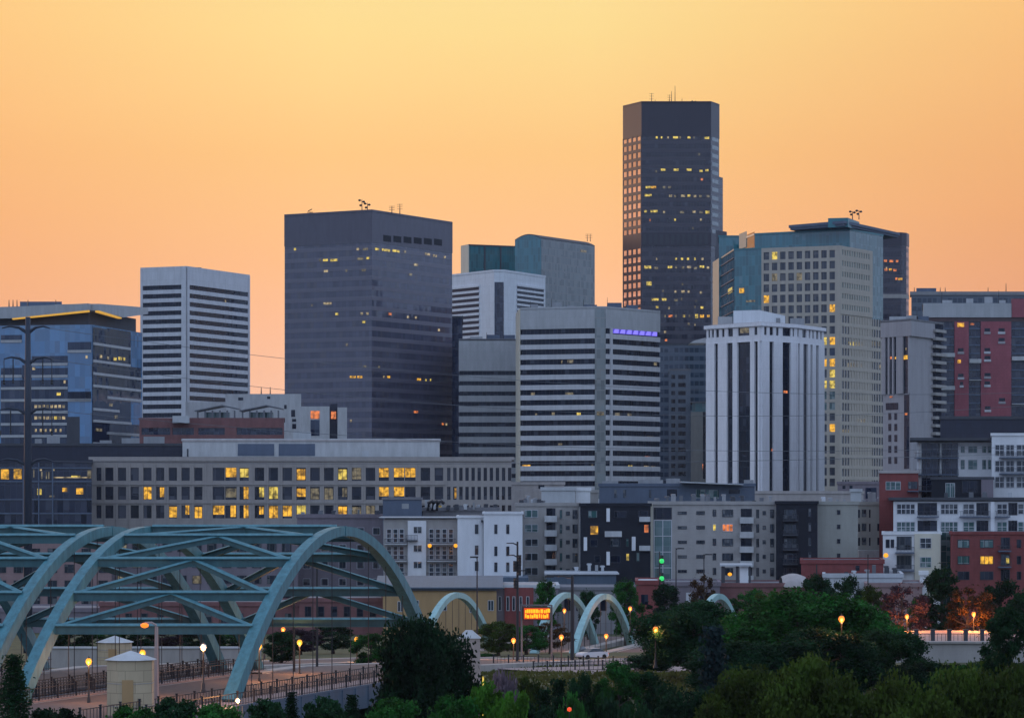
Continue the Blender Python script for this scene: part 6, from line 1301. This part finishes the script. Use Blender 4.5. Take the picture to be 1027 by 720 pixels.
m = MB(); D = 205; m.lathe((X(571, D), D, Z(711, D) - .15), [(.02, 0), (.13, .05), (.15, .15), (.13, .25), (.02, .3)], 8); r = root('signal_light', (X(571, D), D, -10), 'small red light on a thin post in front of the dark conifer', 'light'); m.build('lens', 'red_light', r); m = MB(); m.tube([(X(571, D), D, -10), (X(571, D), D, Z(711, D) - .15)], .03, 5); m.build('post', 'black_metal', r)
for px, py, D_, mt, lb in ((888.5, 557, 595, 'globe_yellow', 'wall lamp glowing amber on the corner of the white lower flats'),):
    m = MB(); m.lathe((X(px, D_), D_, Z(py, D_) - .4), [(.05, 0), (.45, .2), (.5, .5), (.3, .85), (.05, .9)], 8); tag(m.build('wall_lantern', mt), lb, 'lamp')

def mast(px, ybase, ytop, D, arms, label, name='street_light', mat='black_metal', r0=.16, cat='street light', zb=None):
    """pole with arms: (dx px, y, thickness) ; returns root"""
    x = X(px, D); zb = ground(x, D) if zb is None else zb; r = root(name, (x, D, zb), label, cat); zt = Z(ytop, D)
    m = MB(); m.tube([(x, D, zb), (x, D, zt)], [r0, r0 * .6], 7); m.build('pole', mat, r)
    for dx, y, kind in arms:
        m = MB(); x1 = x + dx / F * D; z = Z(y, D); m.tube([(x, D, z - .25), (x + (x1 - x) * .4, D, z), (x1, D, z)], [.09, .08, .06], 5); a = m.build('arm', mat, r)
        if kind == 'head': m = MB(); m.box((x1, D, z - .16), (1.1, .5, .2)); m.build('lamp_head', mat, a)
        if kind == 'cobra': m = MB(); m.lathe((x1, D, z - .45), [(.05, 0), (.3, .1), (.34, .3), (.1, .42)], 8); m.build('lamp_head', 'globe_orange', a)
    return r
mast(157, 700, 628, 246, [(-12, 624, 'cobra')], 'pink-grey lamp post beside the cream booth with an orange lamp', mat='galvanised', r0=.24, zb=-1.0)
mast(574, 660, 577, 375, [(-23, 577.5, 'head')], 'tall dark mast with a left-pointing lamp arm before the far arches', r0=.28)
mast(478.5, 640, 558, 400, [(-3, 558, 'head')], 'thin dark lamp mast over the small pale arch', r0=.13)
mast(678, 600, 549.5, 520, [(5, 549.5, 'head')], 'lamp mast with a right-pointing head, left one of the pair before the stone flats', r0=.14)
mast(706, 600, 555.5, 522, [(5, 555.5, 'head')], 'lamp mast with a right-pointing head, right one of the pair before the stone flats', r0=.14)
mast(819, 600, 566, 515, [(0.5, 566, 'x')], 'dark utility mast before the red wall under the sage flats', r0=.2)
mast(870.5, 600, 556, 515, [(0.5, 556, 'x')], 'thin dark mast near the right end of the long red wall', r0=.14)
mast(295, 700, 600, 300, [], 'tall plain black mast inside the big arch, left of centre', r0=.14)
mast(292 + 26, 660, 560, 312, [(6, 560, 'x')], 'tall plain black mast at the middle of the big arch', r0=.14)

def signal_head(m, x, y, z, s=1.0): m.box((x, y, z), (.42 * s, .34 * s, 1.15 * s)); [m.lathe((x, y - .25 * s, z + (.12 + .36 * k) * s), [(.02, 0), (.17 * s, .02), (.17 * s, .2 * s), (.02, .22 * s)], 8) for k in range(3)]
r = mast(519, 660, 543, 372, [(-11, 544.5, 'x'), (-10, 556.5, 'x'), (8, 572, 'x')], 'dark traffic signal mast with two short arms, left of the message sign', name='traffic_light', cat='traffic light', r0=.2)
for px, py in ((516.6, 573), (520.8, 577), (517, 590), (521, 567)): m = MB(); signal_head(m, X(px, 371.6), 371.6, Z(py, 371.6), 1.15); m.build('signal_head', 'black_metal', r)
r = mast(661.5, 620, 553, 500, [], 'traffic signal mast with two green lights before the glass stairwell', name='traffic_light', cat='traffic light', r0=.16)
for py in (566, 583.5):
    m = MB(); signal_head(m, X(663.5, 499.4), 499.4, Z(py, 499.4), 1.35); s_ = m.build('signal_head', 'black_metal', r); m = MB(); x, z = X(663.7, 498.8), Z(py - 3.6, 498.8); m.lathe((x, 498.8, z - .55), [(.02, .15), (.3, .22), (.4, .55), (.3, .88), (.02, .95)], 10); m.build('green_lens', 'green_light', s_)

# message sign on a gantry
D = 392; x0, x1 = X(525.5, D), X(551, D); za, zb_ = Z(620.5, D), Z(609.5, D)
r = root('message_sign', ((x0 + x1) / 2, D, ground(x0, D)), 'amber electronic message sign hung over the road by trees', 'sign')
m = MB(); m.box(((x0 + x1) / 2, D + .3, za - .15), (x1 - x0 + .3, .5, zb_ - za + .3)); m.build('cabinet', 'black_metal', r)
m = MB(); m.box(((x0 + x1) / 2, D - .02, za), (x1 - x0, .06, zb_ - za)); m.build('face', 'led_dim', r)
for k, zz in enumerate((za + .12, za + (zb_ - za) * .55)):
    m = MB(); rr = random.Random(k + 3); x = x0 + .15; h_ = (zb_ - za) * .34
    while x < x1 - .25:
        w = rr.uniform(.12, .34); m.box((x + w / 2, D - .09, zz + h_ * rr.choice([0, 0, .15])), (w, .05, h_ * rr.choice([1, 1, .8]))); x += w + rr.choice([.05, .05, .12])
    m.build('lit_line', 'led_amber', r)
m = MB()
for x in (x0 - .3, x1 + .3): m.tube([(x, D + .4, ground(x0, D)), (x, D + .4, zb_ + .4)], .14, 6)
m.beam((x0 - .3, D + .4, zb_ + .35), (x1 + .3, D + .4, zb_ + .35), .2, .2); m.build('gantry', 'grey_metal', r)

# power pylon and cables
D = 455; px = 28; x = X(px, D); zt = Z(318, D); r = root('power_pylon', (x, D, -7), 'dark tubular power pylon with four pairs of arms at the left', 'pylon')
m = MB(); m.tube([(x, D, -7.2), (x, D, Z(420, D)), (x, D, zt)], [.72, .56, .38], 12); m.build('pole', 'pylon', r, smooth=True); ends = []
for y, l, rr_ in ((329.5, -26, 22), (360.5, -24, 24), (411.5, -28, 24), (462.5, -30, 24)):
    for dx in (l, rr_):
        xe = X(px + dx, D); z = Z(y, D); m = MB(); m.tube([(x, D, z - .7), (x + (xe - x) * .35, D, z + .15), (x + (xe - x) * .7, D, z + .35), (xe, D, z + .05 * abs(dx) / 20)], [.3, .2, .15, .09], 7); a = m.build('arm', 'pylon', r); ends.append((xe, D, z))
        if y > 340 and y < 420: m = MB(); m.lathe((x + (xe - x) * .62, D, z - 3.6), [(.09, 0), (.16, .1), (.09, .3), (.16, .5), (.09, .7), (.09, 3.7)], 7); m.lathe((xe, D, z - 3.8), [(.12, 0), (.2, .2), (.12, .4), (.2, .6), (.08, .8), (.05, 3.8)], 7); m.build('insulator', 'black_metal', a)
def cable(a, b, sag, label, n=44):
    m = MB(); a, b = Vector(a), Vector(b); m.tube([a + (b - a) * (k / n) - Vector((0, 0, sag * 4 * (k / n) * (1 - k / n))) for k in range(n + 1)], .035, 4)
    o = m.build('power_cable', 'grey_metal'); tag(o, label, 'cable', 'cables strung from the pylon')
for (e, y2, sg, lb) in ((1, 391, 4.2, 'highest cable, leaving the pylon top to the right'), (3, 400, 5.6, 'second highest cable, crossing the brown tower'), (5, 444, 3.5, 'third cable down, crossing the ribbed tower low'), (7, 452, 1.2, 'lowest cable, passing just over the beige office')):
    cable(ends[e], (X(1100, 560), 560, Z(y2, 560)), sg, lb)
    
# ------------------------------------------------------------------ vehicles
def car(px, py, D, rz, mat, label, zb=None):
    """saloon car: py = row of the wheels' contact"""
    x = X(px, D); zb = Z(py, D) if zb is None else zb; r = root('parked_car', (0, 0, 0), label, 'car')
    def sec(xs, z0, z1, w0, w1): return [(xs, -w0, z0), (xs, w0, z0), (xs, w1, z1), (xs, -w1, z1)]
    m = MB(); st = [sec(-2.2, .45, .72, .78, .74), sec(-2.0, .25, .92, .86, .80), (sec(-.9, .25, 1.0, .90, .82)), sec(.9, .25, .98, .90, .82), sec(2.0, .25, .88, .86, .78), sec(2.25, .42, .68, .76, .70)]
    for a, b_ in zip(st, st[1:]):
        for k in range(4): k2 = (k + 1) % 4; m.quad(a[k], a[k2], b_[k2], b_[k])
    m.quad(*st[0][::-1]); m.quad(*st[-1]); m.build('body', mat, r)
    m = MB(); c = [sec(-1.6, .93, .96, .76, .74), sec(-.85, .95, 1.40, .78, .62), sec(.35, .95, 1.43, .78, .62), sec(1.15, .95, .98, .76, .74)]
    for a, b_ in zip(c, c[1:]):
        for k in (1, 3): k2 = (k + 1) % 4; m.quad(a[k], a[k2], b_[k2], b_[k])
        m.quad(a[2], a[3], b_[3], b_[2])
    m.build('windows', 'g_dark', r); m = MB(); m.box((-.25, 0, 1.41), (1.25, 1.2, .05)); m.build('roof', mat, r)
    for wx in (-1.35, 1.4):
        for wy in (-.84, .84): m = MB(); m.tube([(wx, wy - .1, .32), (wx, wy + .1, .32)], .32, 14); w_ = m.build('wheel', 'rubber', r)
    for wy in (-.6, .6):
        m = MB(); m.box((-2.2, wy, .62), (.08, .3, .14)); m.build('tail_light', 'tail', r); m = MB(); m.box((2.22, wy, .55), (.08, .3, .13)); m.build('headlight', 'globe_off', r)
    r.location = (x, D, zb); r.rotation_euler.z = rz; return r
car(594, 656, 402, radians(215), 'car_white', 'white car parked on the road between the far arches', zb=rampz(402) + .02)
car(580, 652, 455, radians(250), 'car_dark', 'dark car farther down the road, just left of the white one', zb=rampz(455) + .02)

# ------------------------------------------------------------------ air
m = MB(); m.box((0, 760, -13.5), (3400, 2000, 320)); hz = m.build('haze', 'glass_dummy' if False else 'white'); tag(hz, kind='stuff')
hm = bpy.data.materials.new('haze'); hm.use_nodes = True; t = hm.node_tree; t.nodes.clear(); o = t.nodes.new('ShaderNodeOutputMaterial'); v = t.nodes.new('ShaderNodeVolumePrincipled')
v.inputs['Density'].default_value = 0.00003; v.inputs['Color'].default_value = (.72, .80, 1.0, 1); v.inputs['Anisotropy'].default_value = 0; t.links.new(v.outputs[0], o.inputs['Volume']); hz.data.materials[0] = hm
